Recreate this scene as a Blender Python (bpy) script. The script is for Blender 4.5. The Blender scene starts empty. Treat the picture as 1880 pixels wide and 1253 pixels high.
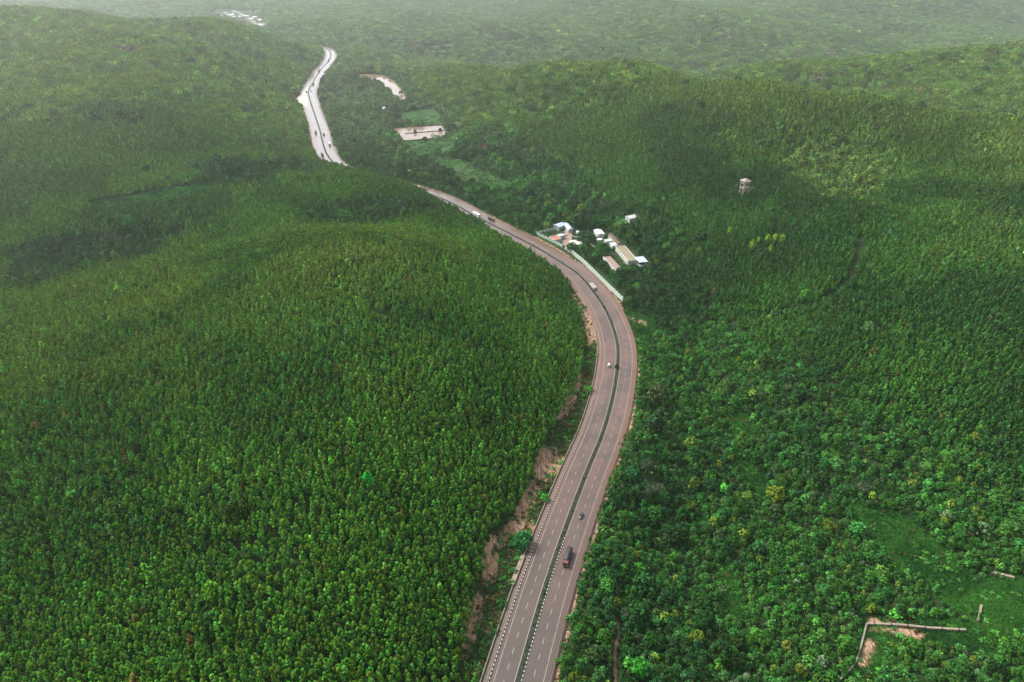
import bpy, bmesh, math, random
import numpy as np
from mathutils import Vector, Matrix

SC = bpy.context.scene
COL = SC.collection
R = math.radians
rng = np.random.default_rng(11)
random.seed(11)

# ------------------------------------------------------------------ camera
CAM_H, F_PX, PITCH = 260.0, 1270.0, math.atan((626.5 + 140.0) / 1270.0)
cd = bpy.data.cameras.new('camera')
cam = bpy.data.objects.new('camera', cd)
COL.objects.link(cam)
cam.location = (0, 0, CAM_H)
cam.rotation_euler = (R(90) - PITCH, 0, 0)
cd.sensor_width = 36.0
cd.lens = 36.0 * F_PX / 1880.0
cd.clip_start, cd.clip_end = 1.0, 40000.0
SC.camera = cam
CP, SP = math.cos(PITCH), math.sin(PITCH)

def ray(px, py):
    x = (px - 940.0) / F_PX
    y = -(py - 626.5) / F_PX
    return np.array([x, CP + y * SP, -SP + y * CP])

def at_z(px, py, z=0.0):
    """world point where the sight line through a photo pixel meets height z"""
    d = ray(px, py)
    t = (z - CAM_H) / d[2]
    return np.array([d[0] * t, d[1] * t, z])

def to_px(P):
    P = np.asarray(P, float)
    dx, dy, dz = P[..., 0], P[..., 1], P[..., 2] - CAM_H
    dep = dy * CP - dz * SP
    up = dy * SP + dz * CP
    dep_s = np.where(dep > 1, dep, 1)
    return 940 + F_PX * dx / dep_s, 626.5 - F_PX * up / dep_s, dep

# ------------------------------------------------------------------ road centre line (median), on the valley floor
MED = [(905, 1420), (930, 1330), (951, 1253), (1010, 1052), (1080, 860), (1106, 798), (1128, 715), (1135, 640), (1123.5, 595), (1108, 562), (1090.5, 537),
       (1060, 502), (1025.7, 480), (988, 456.4), (919.6, 421), (871.7, 396.6), (822, 369.5), (755, 346), (690, 330),
       (630, 311.8), (603, 288), (586.4, 236), (577, 208), (569.8, 186), (566.7, 167.5), (575, 151), (586.4, 132), (602, 113.6), (607.5, 101),
       (602, 91.8), (590, 87.2), (560, 83), (520, 80.5)]
mp = [at_z(x, y)[:2] for x, y in MED]
# a straight run-out behind the camera
d0 = (mp[0] - mp[1]); d0 /= np.linalg.norm(d0)
mp = [mp[0] + d0 * 420 + np.array([60, 0]), mp[0] + d0 * 160] + mp
mp = np.array(mp)

def catmull(P, step=6.0):
    out = []
    Q = np.vstack([2 * P[0] - P[1], P, 2 * P[-1] - P[-2]])
    for i in range(1, len(Q) - 2):
        p0, p1, p2, p3 = Q[i - 1:i + 3]
        def tj(t, a, b): return t + max(np.linalg.norm(b - a), 1e-6) ** 0.5
        t0 = 0; t1 = tj(t0, p0, p1); t2 = tj(t1, p1, p2); t3 = tj(t2, p2, p3)
        n = max(2, int(np.linalg.norm(p2 - p1) / step))
        for t in np.linspace(t1, t2, n, endpoint=False):
            a1 = (t1 - t) / (t1 - t0) * p0 + (t - t0) / (t1 - t0) * p1
            a2 = (t2 - t) / (t2 - t1) * p1 + (t - t1) / (t2 - t1) * p2
            a3 = (t3 - t) / (t3 - t2) * p2 + (t - t2) / (t3 - t2) * p3
            b1 = (t2 - t) / (t2 - t0) * a1 + (t - t0) / (t2 - t0) * a2
            b2 = (t3 - t) / (t3 - t1) * a2 + (t - t1) / (t3 - t1) * a3
            out.append((t2 - t) / (t2 - t1) * b1 + (t - t1) / (t2 - t1) * b2)
    out.append(P[-1])
    return np.array(out)

def resample(P, step):
    s = np.concatenate([[0], np.cumsum(np.linalg.norm(np.diff(P, axis=0), axis=1))])
    t = np.arange(0, s[-1], step)
    return np.stack([np.interp(t, s, P[:, k]) for k in range(P.shape[1])], 1), t

ROAD = catmull(mp)
ROAD, RS = resample(ROAD, 3.0)
for _ in range(14):
    ROAD[1:-1] = ROAD[1:-1] * 0.5 + (ROAD[:-2] + ROAD[2:]) * 0.25
ROAD, RS = resample(ROAD, 3.0)
RT = np.gradient(ROAD, axis=0); RT /= np.linalg.norm(RT, axis=1)[:, None]
RN = np.stack([RT[:, 1], -RT[:, 0]], 1)          # unit normal, pointing to the right side (looking away from the camera)

def road_sd(x, y):
    """signed distance to the road centre line (+ right, - left) and arc length"""
    x = np.asarray(x, float).ravel(); y = np.asarray(y, float).ravel()
    sd = np.full(x.shape, 9e3); ss = np.zeros(x.shape)
    P = ROAD[::2]; N = RN[::2]; S = RS[::2]
    for a in range(0, len(x), 20000):
        X = x[a:a + 20000, None]; Y = y[a:a + 20000, None]
        dx = X - P[None, :, 0]; dy = Y - P[None, :, 1]
        d2 = dx * dx + dy * dy
        k = d2.argmin(1); r = np.arange(len(k))
        side = dx[r, k] * N[k, 0] + dy[r, k] * N[k, 1]
        d = np.sqrt(d2[r, k])
        near = d < 25
        sd[a:a + 20000] = np.where(near, side, np.where(side >= 0, d, -d))
        ss[a:a + 20000] = S[k]
    return sd, ss

# ------------------------------------------------------------------ value noise
_perm = np.random.default_rng(5).random((256, 256))
def vnoise(x, y):
    xi = np.floor(x).astype(int); yi = np.floor(y).astype(int)
    fx = x - xi; fy = y - yi
    fx = fx * fx * (3 - 2 * fx); fy = fy * fy * (3 - 2 * fy)
    g = lambda i, j: _perm[i & 255, j & 255]
    return (g(xi, yi) * (1 - fx) + g(xi + 1, yi) * fx) * (1 - fy) + (g(xi, yi + 1) * (1 - fx) + g(xi + 1, yi + 1) * fx) * fy
def fbm(x, y, o=4):
    v = 0; a = 1; t = 0
    for k in range(o):
        v = v + a * vnoise(x * 2 ** k + 17.3 * k, y * 2 ** k + 9.1 * k); t += a; a *= 0.5
    return v / t
def sstep(a, b, x):
    t = np.clip((x - a) / (b - a), 0, 1); return t * t * (3 - 2 * t)

# ------------------------------------------------------------------ terrain: heights measured from ridges, slopes and valley floors
VIS = [  # photo pixel, height
 # wooded hill on the left
 (0,1253,20),(300,1253,24),(600,1253,22),(780,1250,12),(0,900,30),(300,900,40),(600,900,38),(820,900,20),(900,800,18),
 (0,700,34),(300,700,46),(600,700,52),(850,700,40),(1000,660,16),(300,560,42),(600,540,60),(850,560,44),(1000,560,13),(120,570,30),
 (640,452,64),(500,468,56),(800,462,42),(900,470,24),(960,500,16),
 (640,412,36),(760,400,24),(700,346,24),(620,340,30),(500,350,34),(765,357,12),(870,420,9),
 (100,480,18),(250,450,22),(0,510,16),(300,378,34),(170,392,34),
 # high hill in the upper left
 (60,340,36),(300,310,36),(480,305,24),(545,262,9),(300,220,64),(60,200,74),(450,200,46),(530,180,16),(250,130,86),(60,100,98),(400,120,74),
 (490,130,44),(555,125,12),(130,36,108),(0,32,114),(250,50,96),(380,46,90),(470,66,68),(550,92,24),
 (430,26,2),(480,48,3),
 # valley floor beyond the road
 (650,200,0),(650,130,0),(775,244,0),(700,150,0),(840,300,1),(800,205,3),(900,335,2),(960,385,1),(660,100,0),(720,280,0),(700,180,0),
 # long ridge on the right
 (760,135,8),(830,125,30),(900,124,48),(1000,126,66),(1100,134,78),(1180,130,90),(1330,163,92),(1430,190,90),(1600,192,88),(1750,207,86),(1880,224,88),
 (900,200,18),(1000,250,18),(1100,200,50),(1250,220,64),(1400,250,64),(1550,260,60),(1750,300,62),(1880,330,66),(1050,330,5),(1200,330,26),
 (1368,352,36),(1500,350,40),(1700,420,46),(1880,480,50),(1200,420,7),(1300,480,10),(1500,520,23),(1700,600,26),(1880,650,30),(1240,600,-4),
 (1400,700,3),(1600,800,4),(1880,850,10),(1250,750,-8),(1250,900,-10),(1400,950,-10),(1600,1000,-8),(1800,1050,-5),(1160,1000,-7),(1110,1200,-8),
 (1300,1200,-10),(1600,1200,-8),(1880,1253,-5),
 # second ridge behind it
 (1310,142,10),(1450,126,36),(1600,109,56),(1750,95,70),(1880,84,80),(1500,162,20),(1700,172,34),(1880,188,40),
 # far country
 (760,100,-51),(900,100,-69),(1000,98,-79),(1100,102,-83),(1250,128,-81),(1000,60,-43),(1000,20,-33),(1000,0,-31),(1300,60,-39),(1300,20,-9),(1300,0,-1),
 (1180,90,-67),(1500,95,-79),(1560,60,-65),(1560,20,-31),(1700,52,-71),(1850,45,-95),(1870,5,-105),(1700,5,-45),(700,60,-6),(700,20,-10),(700,0,-10),(850,30,-45),(560,30,-4),(560,0,-8),
]
ctrl = [at_z(*v) for v in VIS]
for v in [(900,124,48),(1000,126,66),(1100,134,78),(1180,130,90),(1330,163,92),(1430,190,90)]:
    p = at_z(*v); q = p.copy(); k = p[:2] / np.linalg.norm(p[:2]); q[:2] += k * 200; q[2] = p[2] - 70; ctrl.append(q)
for v in [(1600,192,88),(1750,207,86),(1880,224,88)]:
    p = at_z(*v); q = p.copy(); k = p[:2] / np.linalg.norm(p[:2]); q[:2] += k * 150; q[2] = p[2] - 60; ctrl.append(q)
for v in [(1310,142,10),(1450,126,36),(1600,109,56),(1750,95,70),(1880,84,80)]:
    p = at_z(*v); q = p.copy(); k = p[:2] / np.linalg.norm(p[:2]); q[:2] += k * 300; q[2] = p[2] - 85; ctrl.append(q)
for v in [(130,36,108),(0,32,114),(250,50,96),(380,46,90),(470,66,68)]:
    p = at_z(*v); q = p.copy(); k = p[:2] / np.linalg.norm(p[:2]); q[:2] += k * 330; q[2] = p[2] - 75; ctrl.append(q)
ctrl += [np.array(p, float) for p in [
 (-1700,2600,20),(-1200,3000,10),(-600,3500,10),(0,4200,20),(900,4500,60),(1700,4500,40),(2800,4000,-60),(3500,3800,20),
 (-2500,4200,90),(-800,4600,60),(800,4600,220),(2500,4600,140),(-3500,2500,140),(4200,3000,160),(-3500,6500,160),(0,7000,260),(3500,6500,220),
 (-900,300,40),(-700,0,30),(-300,0,18),(0,0,-2),(400,0,-8),(900,100,20),(0,-400,0),(-900,-500,40),(900,-500,10),(1300,500,80),(1700,1000,110),(-1500,900,120),(-1900,1600,130)]]
ii = np.arange(0, len(ROAD), 22)
for i in ii:
    ctrl.append(np.array([ROAD[i, 0], ROAD[i, 1], 0.0]))
    if ROAD[i, 1] < 700:
        q = ROAD[i] + RN[i] * 26
        ctrl.append(np.array([q[0], q[1], -2.5 if ROAD[i, 1] < 480 else -0.5]))
ctrl = np.array(ctrl)

def tps_fit(C, lam):
    P = C[:, :2] / 1000.0; n = len(P)
    d = np.linalg.norm(P[:, None] - P[None], axis=2)
    K = np.where(d > 0, d * d * np.log(np.maximum(d, 1e-9)), 0) + lam * np.eye(n)
    A = np.zeros((n + 3, n + 3)); A[:n, :n] = K
    Q = np.hstack([np.ones((n, 1)), P]); A[:n, n:] = Q; A[n:, :n] = Q.T
    b = np.zeros(n + 3); b[:n] = C[:, 2]
    return np.linalg.solve(A, b), P
TW, TP = tps_fit(ctrl, 4e-6)
def tps(x, y):
    x = x / 1000.0; y = y / 1000.0
    out = np.empty(x.shape)
    for a in range(0, len(x), 20000):
        X = x[a:a + 20000]; Y = y[a:a + 20000]
        d2 = (X[:, None] - TP[None, :, 0]) ** 2 + (Y[:, None] - TP[None, :, 1]) ** 2
        out[a:a + 20000] = (0.5 * d2 * np.log(np.maximum(d2, 1e-18))) @ TW[:-3] + TW[-3] + TW[-2] * X + TW[-1] * Y
    return out

def axis(segs):
    out = [segs[0][0]]
    for a, b, s in segs:
        n = max(1, int(round((b - a) / s)))
        out += list(a + (b - a) * (np.arange(n) + 1) / n)
    return np.array(out)
GX = axis([(-9000, -4000, 500), (-4000, -1800, 110), (-1800, -700, 22), (-700, -300, 9), (-300, -120, 5), (-120, 330, 3), (330, 800, 8), (800, 1800, 22), (1800, 4000, 110), (4000, 9000, 500)])
GY = axis([(-1500, -200, 100), (-200, 120, 16), (120, 760, 3.2), (760, 1300, 7), (1300, 2200, 14), (2200, 4500, 45), (4500, 14000, 400)])
gx, gy = np.meshgrid(GX, GY)
shp = gx.shape
hx, hy = gx.ravel(), gy.ravel()
far_w = sstep(5000, 9000, np.hypot(hx, hy))
cx_, cy_ = np.clip(hx, -4200, 4200), np.clip(hy, -600, 7000)
hz = tps(cx_, cy_)
hz = np.clip(hz, -130, 245)
sdist = np.hypot(hx, hy)
amp = np.clip((sdist - 250) / 900, 0.15, 1.6)
hz = hz + amp * ((fbm(hx / 210 + 3.1, hy / 210 + 7.7, 4) - 0.5) * 30 + (0.5 - np.abs(fbm(hx / 120 + 33, hy / 120 + 5, 2) - 0.5) * 4) * 5) * sstep(2, 25, np.abs(hz) + 4)
hz = hz + sstep(1650, 2300, sdist) * sstep(-350, 150, hx) * (fbm(hx / 520 + 8.2, hy / 620 + 1.4, 3) - .47) * 170
SD, SS = road_sd(hx, hy)
ad = np.abs(SD)
RIGHT = SD > 0
# road bench and its slopes
bench = -0.55
wl = sstep(14.0, 44.0, ad)                      # cut bank on the left, low fill slope on the right
wr = sstep(15.0, 48.0, ad)
hz = np.where(RIGHT, bench * (1 - wr) + hz * wr, bench * (1 - wl) + hz * wl)
def s_near(px, py):
    p = at_z(px, py); return float(RS[((ROAD - p[:2]) ** 2).sum(1).argmin()])
sa, sb, sc_, sd_ = s_near(1050, 495), s_near(960, 441), s_near(800, 360), s_near(645, 317)
bank = 3.5 * sstep(sa, sb, SS) + 6.5 * sstep(sc_ - 25, sc_ + 20, SS); bank = bank * (1 - sstep(sd_ - 10, sd_ + 45, SS))
lift = bench + bank * sstep(13.2, 23, ad) * (1 - sstep(45, 110, ad))
hz = np.where((~RIGHT) & (bank > .1), np.maximum(hz, lift), hz)
rough = (~RIGHT) & (ad > 16) & (ad < 50) & (hy < 640)
hz = hz + np.where(rough, (fbm(hx / 7, hy / 7, 3) - .5) * 4.2 * sstep(16, 24, ad) * (1 - sstep(38, 50, ad)), 0)
HZ = hz.reshape(shp)
SDG = SD.reshape(shp); SSG = SS.reshape(shp)

def grid_at(G, x, y):
    x = np.asarray(x, float); y = np.asarray(y, float)
    i = np.clip(np.searchsorted(GX, x) - 1, 0, len(GX) - 2); j = np.clip(np.searchsorted(GY, y) - 1, 0, len(GY) - 2)
    fx = np.clip((x - GX[i]) / (GX[i + 1] - GX[i]), 0, 1); fy = np.clip((y - GY[j]) / (GY[j + 1] - GY[j]), 0, 1)
    return (G[j, i] * (1 - fx) + G[j, i + 1] * fx) * (1 - fy) + (G[j + 1, i] * (1 - fx) + G[j + 1, i + 1] * fx) * fy
def H(x, y): return grid_at(HZ, x, y)
def pw(px, py):
    """world point on the terrain under a photo pixel"""
    d = ray(px, py)
    t = np.arange(120, 5200, 2.0)
    P = d[None] * t[:, None]; P[:, 2] += CAM_H
    below = P[:, 2] < H(P[:, 0], P[:, 1])
    k = int(below.argmax()) if below.any() else len(t) - 1
    p = P[k].copy(); p[2] = float(H(p[0], p[1]))
    return p

# ------------------------------------------------------------------ materials
def new_mat(name):
    m = bpy.data.materials.new(name); m.use_nodes = True
    nt = m.node_tree; nt.nodes.clear()
    out = nt.nodes.new('ShaderNodeOutputMaterial')
    return m, nt, out
def N(nt, t, **kw):
    n = nt.nodes.new('ShaderNode' + t)
    for k, v in kw.items():
        if k.startswith('i_'):
            key = k[2:]
            key = int(key) if key.isdigit() else key.replace('_', ' ')
            n.inputs[key].default_value = v
        else: setattr(n, k, v)
    return n
def L(nt, a, b): nt.links.new(a, b)
def mixc(nt, fac, a, b, blend='MIX'):
    n = nt.nodes.new('ShaderNodeMix'); n.data_type = 'RGBA'; n.blend_type = blend; n.clamp_result = False
    for sock, v in ((n.inputs[0], fac), (n.inputs[6], a), (n.inputs[7], b)):
        if isinstance(v, bpy.types.NodeSocket): nt.links.new(v, sock)
        elif isinstance(v, (tuple, list)): sock.default_value = (*v[:3], 1)
        else: sock.default_value = v
    return n.outputs[2]
def mth(nt, op, a, b=None, c=None, clamp=False):
    n = nt.nodes.new('ShaderNodeMath'); n.operation = op; n.use_clamp = clamp
    for i, v in enumerate((a, b, c)):
        if v is None: continue
        if isinstance(v, bpy.types.NodeSocket): nt.links.new(v, n.inputs[i])
        else: n.inputs[i].default_value = v
    return n.outputs[0]
def ramp(nt, fac, a, b):
    n = N(nt, 'MapRange', interpolation_type='SMOOTHSTEP'); n.inputs[1].default_value = a; n.inputs[2].default_value = b
    nt.links.new(fac, n.inputs[0]); return n.outputs[0]
def noise(nt, vec, scale, detail=4, rough=0.6):
    n = N(nt, 'TexNoise'); n.inputs['Scale'].default_value = scale; n.inputs['Detail'].default_value = detail; n.inputs['Roughness'].default_value = rough
    if vec is not None: nt.links.new(vec, n.inputs['Vector'])
    return n.outputs['Fac']
def pos(nt): return N(nt, 'NewGeometry').outputs['Position']

def paint(name, col, rough=0.6, spec=0.4, metal=0.0, var=0.18, scale=0.7, dirt=None):
    """plain surface with a little weathering"""
    m, nt, out = new_mat(name)
    b = N(nt, 'BsdfPrincipled'); L(nt, b.outputs[0], out.inputs[0])
    tc = N(nt, 'TexCoord').outputs['Object']
    f = noise(nt, tc, scale, 5, 0.65)
    dark = tuple(c * (1 - var * 1.6) for c in col); lite = tuple(min(1, c * (1 + var)) for c in col)
    c = mixc(nt, f, dark, lite)
    if dirt is not None:
        f2 = ramp(nt, noise(nt, tc, scale * 0.45, 6, 0.7), 0.52, 0.7)
        c = mixc(nt, mth(nt, 'MULTIPLY', f2, dirt[1]), c, dirt[0])
    L(nt, c, b.inputs['Base Color'])
    b.inputs['Roughness'].default_value = rough; b.inputs['Specular IOR Level'].default_value = spec; b.inputs['Metallic'].default_value = metal
    return m

GAIN = 1.0
def leaf_mat(name, tipcol=(0.165, 0.225, 0.018), trans=0.14):
    """foliage: each plant's own green and how far its top is in flower come from the plant, the spread between sprays from the mesh"""
    m, nt, out = new_mat(name)
    ti = N(nt, 'Attribute', attribute_type='INSTANCER', attribute_name='tint').outputs['Vector']
    fl = N(nt, 'Attribute', attribute_type='INSTANCER', attribute_name='flower').outputs['Fac']
    lv = N(nt, 'Attribute', attribute_type='GEOMETRY', attribute_name='lv').outputs['Fac']
    tip = N(nt, 'Attribute', attribute_type='GEOMETRY', attribute_name='tip').outputs['Fac']
    k = mth(nt, 'MULTIPLY_ADD', lv, 2.3, 0.35)
    c = mixc(nt, 1.0, ti, (1, 1, 1), 'MULTIPLY')
    vm = N(nt, 'VectorMath', operation='SCALE'); L(nt, c, vm.inputs[0]); L(nt, k, vm.inputs['Scale'])
    c = mixc(nt, mth(nt, 'MULTIPLY', tip, fl, clamp=True), vm.outputs[0], tipcol)
    d = N(nt, 'BsdfPrincipled'); d.inputs['Roughness'].default_value = 0.6; d.inputs['Specular IOR Level'].default_value = 0.0
    t = N(nt, 'BsdfTranslucent')
    L(nt, c, d.inputs['Base Color']); L(nt, c, t.inputs['Color'])
    mx = N(nt, 'MixShader'); mx.inputs[0].default_value = trans
    L(nt, d.outputs[0], mx.inputs[1]); L(nt, t.outputs[0], mx.inputs[2]); L(nt, mx.outputs[0], out.inputs[0])
    return m

# ------------------------------------------------------------------ mesh helper
class MB:
    def __init__(s): s.v = []; s.f = []; s.m = []; s.mi = 0; s.sm = []
    def face(s, pts, smooth=False):
        b = len(s.v); s.v += [tuple(map(float, p)) for p in pts]; s.f.append(tuple(range(b, b + len(pts)))); s.m.append(s.mi); s.sm.append(smooth); return s
    def prism(s, poly, z0, z1, top=None, bottom=True):
        """poly anticlockwise; top: optional other polygon for the upper ring"""
        top = top or poly; b = len(s.v); n = len(poly)
        s.v += [(float(p[0]), float(p[1]), float(z0)) for p in poly] + [(float(p[0]), float(p[1]), float(z1)) for p in top]
        fs = [(b + i, b + (i + 1) % n, b + n + (i + 1) % n, b + n + i) for i in range(n)]
        fs.append(tuple(b + n + i for i in range(n)))
        if bottom: fs.append(tuple(b + n - 1 - i for i in range(n)))
        s.f += fs; s.m += [s.mi] * len(fs); s.sm += [False] * len(fs); return s
    def box(s, x0, x1, y0, y1, z0, z1): return s.prism([(x0, y0), (x1, y0), (x1, y1), (x0, y1)], z0, z1)
    def tube(s, pts, r, n=8, caps=True):
        pts = [Vector(p) for p in pts]; rr = r if isinstance(r, (list, tuple)) else [r] * len(pts); b = len(s.v)
        for i, p in enumerate(pts):
            d = (pts[min(i + 1, len(pts) - 1)] - pts[max(i - 1, 0)]).normalized()
            a = d.cross(Vector((0, 0, 1)))
            if a.length < 1e-3: a = Vector((1, 0, 0))
            a.normalize(); c = d.cross(a)
            for k in range(n):
                t = 2 * math.pi * k / n
                s.v.append(tuple(p + (a * math.cos(t) + c * math.sin(t)) * rr[i]))
        for i in range(len(pts) - 1):
            for k in range(n):
                s.f.append((b + i * n + k, b + i * n + (k + 1) % n, b + (i + 1) * n + (k + 1) % n, b + (i + 1) * n + k)); s.m.append(s.mi); s.sm.append(True)
        if caps:
            s.f.append(tuple(b + k for k in range(n))); s.f.append(tuple(b + (len(pts) - 1) * n + n - 1 - k for k in range(n))); s.m += [s.mi] * 2; s.sm += [False] * 2
        return s
    def wheel(s, x, y, z, r, w, n=14):      # axle along x
        return s.tube([(x - w / 2, y, z), (x - w / 2 + .03, y, z), (x + w / 2 - .03, y, z), (x + w / 2, y, z)], [r * .9, r, r, r * .9], n)
    def loft(s, rings, caps=True, smooth=True):
        b = len(s.v); n = len(rings[0])
        for q in rings: s.v += [tuple(map(float, p)) for p in q]
        for i in range(len(rings) - 1):
            for k in range(n):
                s.f.append((b + i * n + k, b + i * n + (k + 1) % n, b + (i + 1) * n + (k + 1) % n, b + (i + 1) * n + k)); s.m.append(s.mi); s.sm.append(smooth)
        if caps:
            s.f.append(tuple(b + n - 1 - k for k in range(n))); s.f.append(tuple(b + (len(rings) - 1) * n + k for k in range(n))); s.m += [s.mi] * 2; s.sm += [False] * 2
        return s
    def mesh(s, name, mats):
        me = bpy.data.meshes.new(name); me.from_pydata(s.v, [], s.f)
        for m in (mats if isinstance(mats, (list, tuple)) else [mats]): me.materials.append(m)
        me.polygons.foreach_set('material_index', s.m); me.polygons.foreach_set('use_smooth', s.sm); me.update()
        return me
    def build(s, name, mats, parent=None, bevel=0.0):
        o = bpy.data.objects.new(name, s.mesh(name, mats)); COL.objects.link(o)
        if parent is not None: o.parent = parent
        if bevel:
            b = o.modifiers.new('bevel', 'BEVEL'); b.width = bevel; b.segments = 2; b.limit_method = 'ANGLE'
        return o

def tag(o, label=None, cat=None, group=None, kind=None):
    for k, v in (('label', label), ('category', cat), ('group', group), ('kind', kind)):
        if v: o[k] = v
    return o
def empty(name, loc, rz=0.0, label=None, cat=None, group=None):
    o = bpy.data.objects.new(name, None); COL.objects.link(o); o.location = tuple(map(float, loc)); o.rotation_euler = (0, 0, float(rz)); o.empty_display_size = 0.5
    return tag(o, label, cat, group)
def copy_tree(o, parent=None):
    c = o.copy(); COL.objects.link(c)
    if parent is not None: c.parent = parent
    for ch in list(o.children): copy_tree(ch, c)
    return c
def np_mesh(name, V, F, attrs=None, mat=None, smooth=False):
    me = bpy.data.meshes.new(name)
    V = np.asarray(V, np.float32); F = np.asarray(F, np.int32); k = F.shape[1]
    me.vertices.add(len(V)); me.vertices.foreach_set('co', V.ravel())
    me.loops.add(F.size); me.loops.foreach_set('vertex_index', F.ravel())
    me.polygons.add(len(F)); me.polygons.foreach_set('loop_start', np.arange(0, F.size, k, dtype=np.int32))
    me.polygons.foreach_set('use_smooth', np.full(len(F), smooth))
    if mat: me.materials.append(mat)
    me.update(calc_edges=True)
    for nm, (dom, arr) in (attrs or {}).items():
        a = me.attributes.new(nm, 'FLOAT', dom); a.data.foreach_set('value', np.asarray(arr, np.float32).ravel())
    return me

def in_poly(x, y, poly):
    poly = np.asarray(poly)[:, :2]; c = np.zeros(x.shape, bool); j = len(poly) - 1
    for i in range(len(poly)):
        xi, yi = poly[i]; xj, yj = poly[j]
        t = ((yi > y) != (yj > y)) & (x < (xj - xi) * (y - yi) / (yj - yi + 1e-12) + xi)
        c ^= t; j = i
    return c
def poly_dist(x, y, poly):
    """signed distance to a polygon (negative inside)"""
    P = np.asarray(poly)[:, :2]; Q = np.roll(P, -1, 0); d = np.full(x.shape, 1e9)
    for a, b in zip(P, Q):
        ab = b - a; t = np.clip(((x - a[0]) * ab[0] + (y - a[1]) * ab[1]) / (ab @ ab + 1e-9), 0, 1)
        d = np.minimum(d, np.hypot(x - a[0] - t * ab[0], y - a[1] - t * ab[1]))
    return np.where(in_poly(x, y, P), -d, d)
def wpoly(px): return np.array([pw(*p)[:2] for p in px])

# ------------------------------------------------------------------ ground regions (outlines on the terrain)
CUT = wpoly([(1040,528),(1066,580),(1074,640),(1062,700),(1046,742),(1012,792),(982,860),(960,925),(932,955),(892,988),(890,1050),(868,1120),(850,1200),(838,1260),
             (905,1260),(945,1070),(985,970),(1030,870),(1062,800),(1085,740),(1100,670),(1100,610),(1090,570),(1066,535)])
SOIL = [wpoly(p) for p in [
    [(1044,536),(1062,556),(1086,590),(1094,620),(1080,640),(1072,600),(1052,562)],
    [(1060,680),(1072,690),(1050,745),(1030,775),(1020,770)],
    [(998,822),(1020,832),(1032,850),(1018,880),(990,888),(980,868)],
    [(976,885),(990,895),(975,935),(955,960),(945,950)],
    [(905,985),(940,960),(975,955),(980,975),(940,985),(925,1000),(900,1005)],
    [(892,1000),(905,1005),(918,1035),(905,1065),(890,1075),(885,1040)],
    [(860,1120),(885,1090),(880,1140),(865,1180),(850,1190)],
    [(1185,590),(1150,583),(1160,592),(1188,602)],
    [(870,288),(915,288),(925,300),(885,300)],[(933,303),(952,312),(950,324),(930,318)],[(738,310),(752,312),(750,326),(740,325)],
    [(1590,1136),(1640,1150),(1700,1165),(1690,1175),(1600,1160)],[(1590,1175),(1608,1180),(1590,1225),(1575,1230)],
]]
CLEAR = [wpoly(p) for p in [
    [(1555,930),(1640,940),(1690,985),(1740,1020),(1790,1080),(1790,1130),(1740,1110),(1690,1060),(1640,1040),(1600,1000)],
    [(1330,768),(1365,762),(1385,790),(1370,808),(1335,806)],
    [(1345,830),(1400,880),(1410,920),(1385,905)],
    [(1600,1135),(1780,1150),(1800,1110),(1815,1060),(1880,1060),(1880,1150),(1800,1200),(1700,1180),(1620,1200),(1590,1250),(1560,1250),(1590,1160)],
    [(165,374),(300,350),(435,333),(438,350),(300,378),(178,402)],
    [(735,208),(795,200),(818,228),(720,238)],[(735,262),(826,254),(834,280),(765,290)],
    [(796,288),(848,294),(890,318),(940,338),(930,352),(850,336),(812,312)],
    [(1150,575),(1200,590),(1200,640),(1170,650),(1160,610)],
    [(1320,1035),(1350,1080),(1365,1140),(1345,1140),(1310,1060)],
]]
PATHPX = [(1133,1142),(1137,1165),(1130,1190),(1128,1215),(1131,1262)]
HUTS = [wpoly([(1148,398),(1160,392),(1172,402),(1160,412)]), wpoly([(1352,352),(1368,338),(1384,352),(1368,362)])]
PATHS = [(wpoly(PATHPX), 1.8), (wpoly([(1340,598),(1430,578),(1495,563),(1530,545),(1562,515),(1574,470),(1576,440)]), 2.6)]
POND = wpoly([(648,142),(668,137),(700,138),(722,146),(736,156),(742,168),(745,178),(738,182),(728,172),(716,161),(700,153),(675,147)])
PADDY = [at_z(*p, 0.0)[:2] for p in [(723,236),(811,230),(825,252),(742,259)]]
YARD = [at_z(940 + a / 6.267, 360 + b / 6.267, 0)[:2] for a, b in [(560,515),(600,465),(600,380),(625,372),(690,430),(690,500),(625,575),(590,580)]]
COMPOUND = np.array([at_z(940 + a / 6.267, 360 + b / 6.267, 0)[:2] for a, b in [(270,430),(480,365),(520,330),(690,380),(780,400),(900,430),(950,400),(1070,420),(1130,435),(1270,545),(1450,700),(1560,740),(1570,830),(1330,880),(1190,885),(1040,715),(1010,610),(900,610),(810,590),(620,600)]])
FOOT = [[at_z(940 + a / 6.267, 360 + b / 6.267, 1.5)[:2] for a, b in q] for q in [
    [(1200,588),(1288,572),(1432,722),(1345,780)],[(1108,448),(1158,436),(1262,548),(1214,562)],[(1130,545),(1172,532),(1206,566),(1160,582)],[(1062,505),(1128,494),(1152,516),(1084,532)],
    [(942,396),(1022,384),(1072,436),(978,462)],[(945,494),(1030,486),(1036,500),(958,512)],[(1410,706),(1506,690),(1566,752),(1466,780)],[(1050,712),(1116,684),(1290,842),(1188,880)],
    [(498,326),(588,296),(604,340),(508,372)],[(596,330),(640,306),(696,372),(654,410)],[(440,476),(500,452),(600,440),(560,500),(498,520)],[(650,520),(740,490),(815,520),(815,580),(730,625),(640,600)],[(740,395),(775,395),(775,420),(740,420)]]]
LAYBY = [at_z(*p, 0)[:2] for p in [(566,160),(552,174),(543,182),(551,192),(565,197)]]

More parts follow.
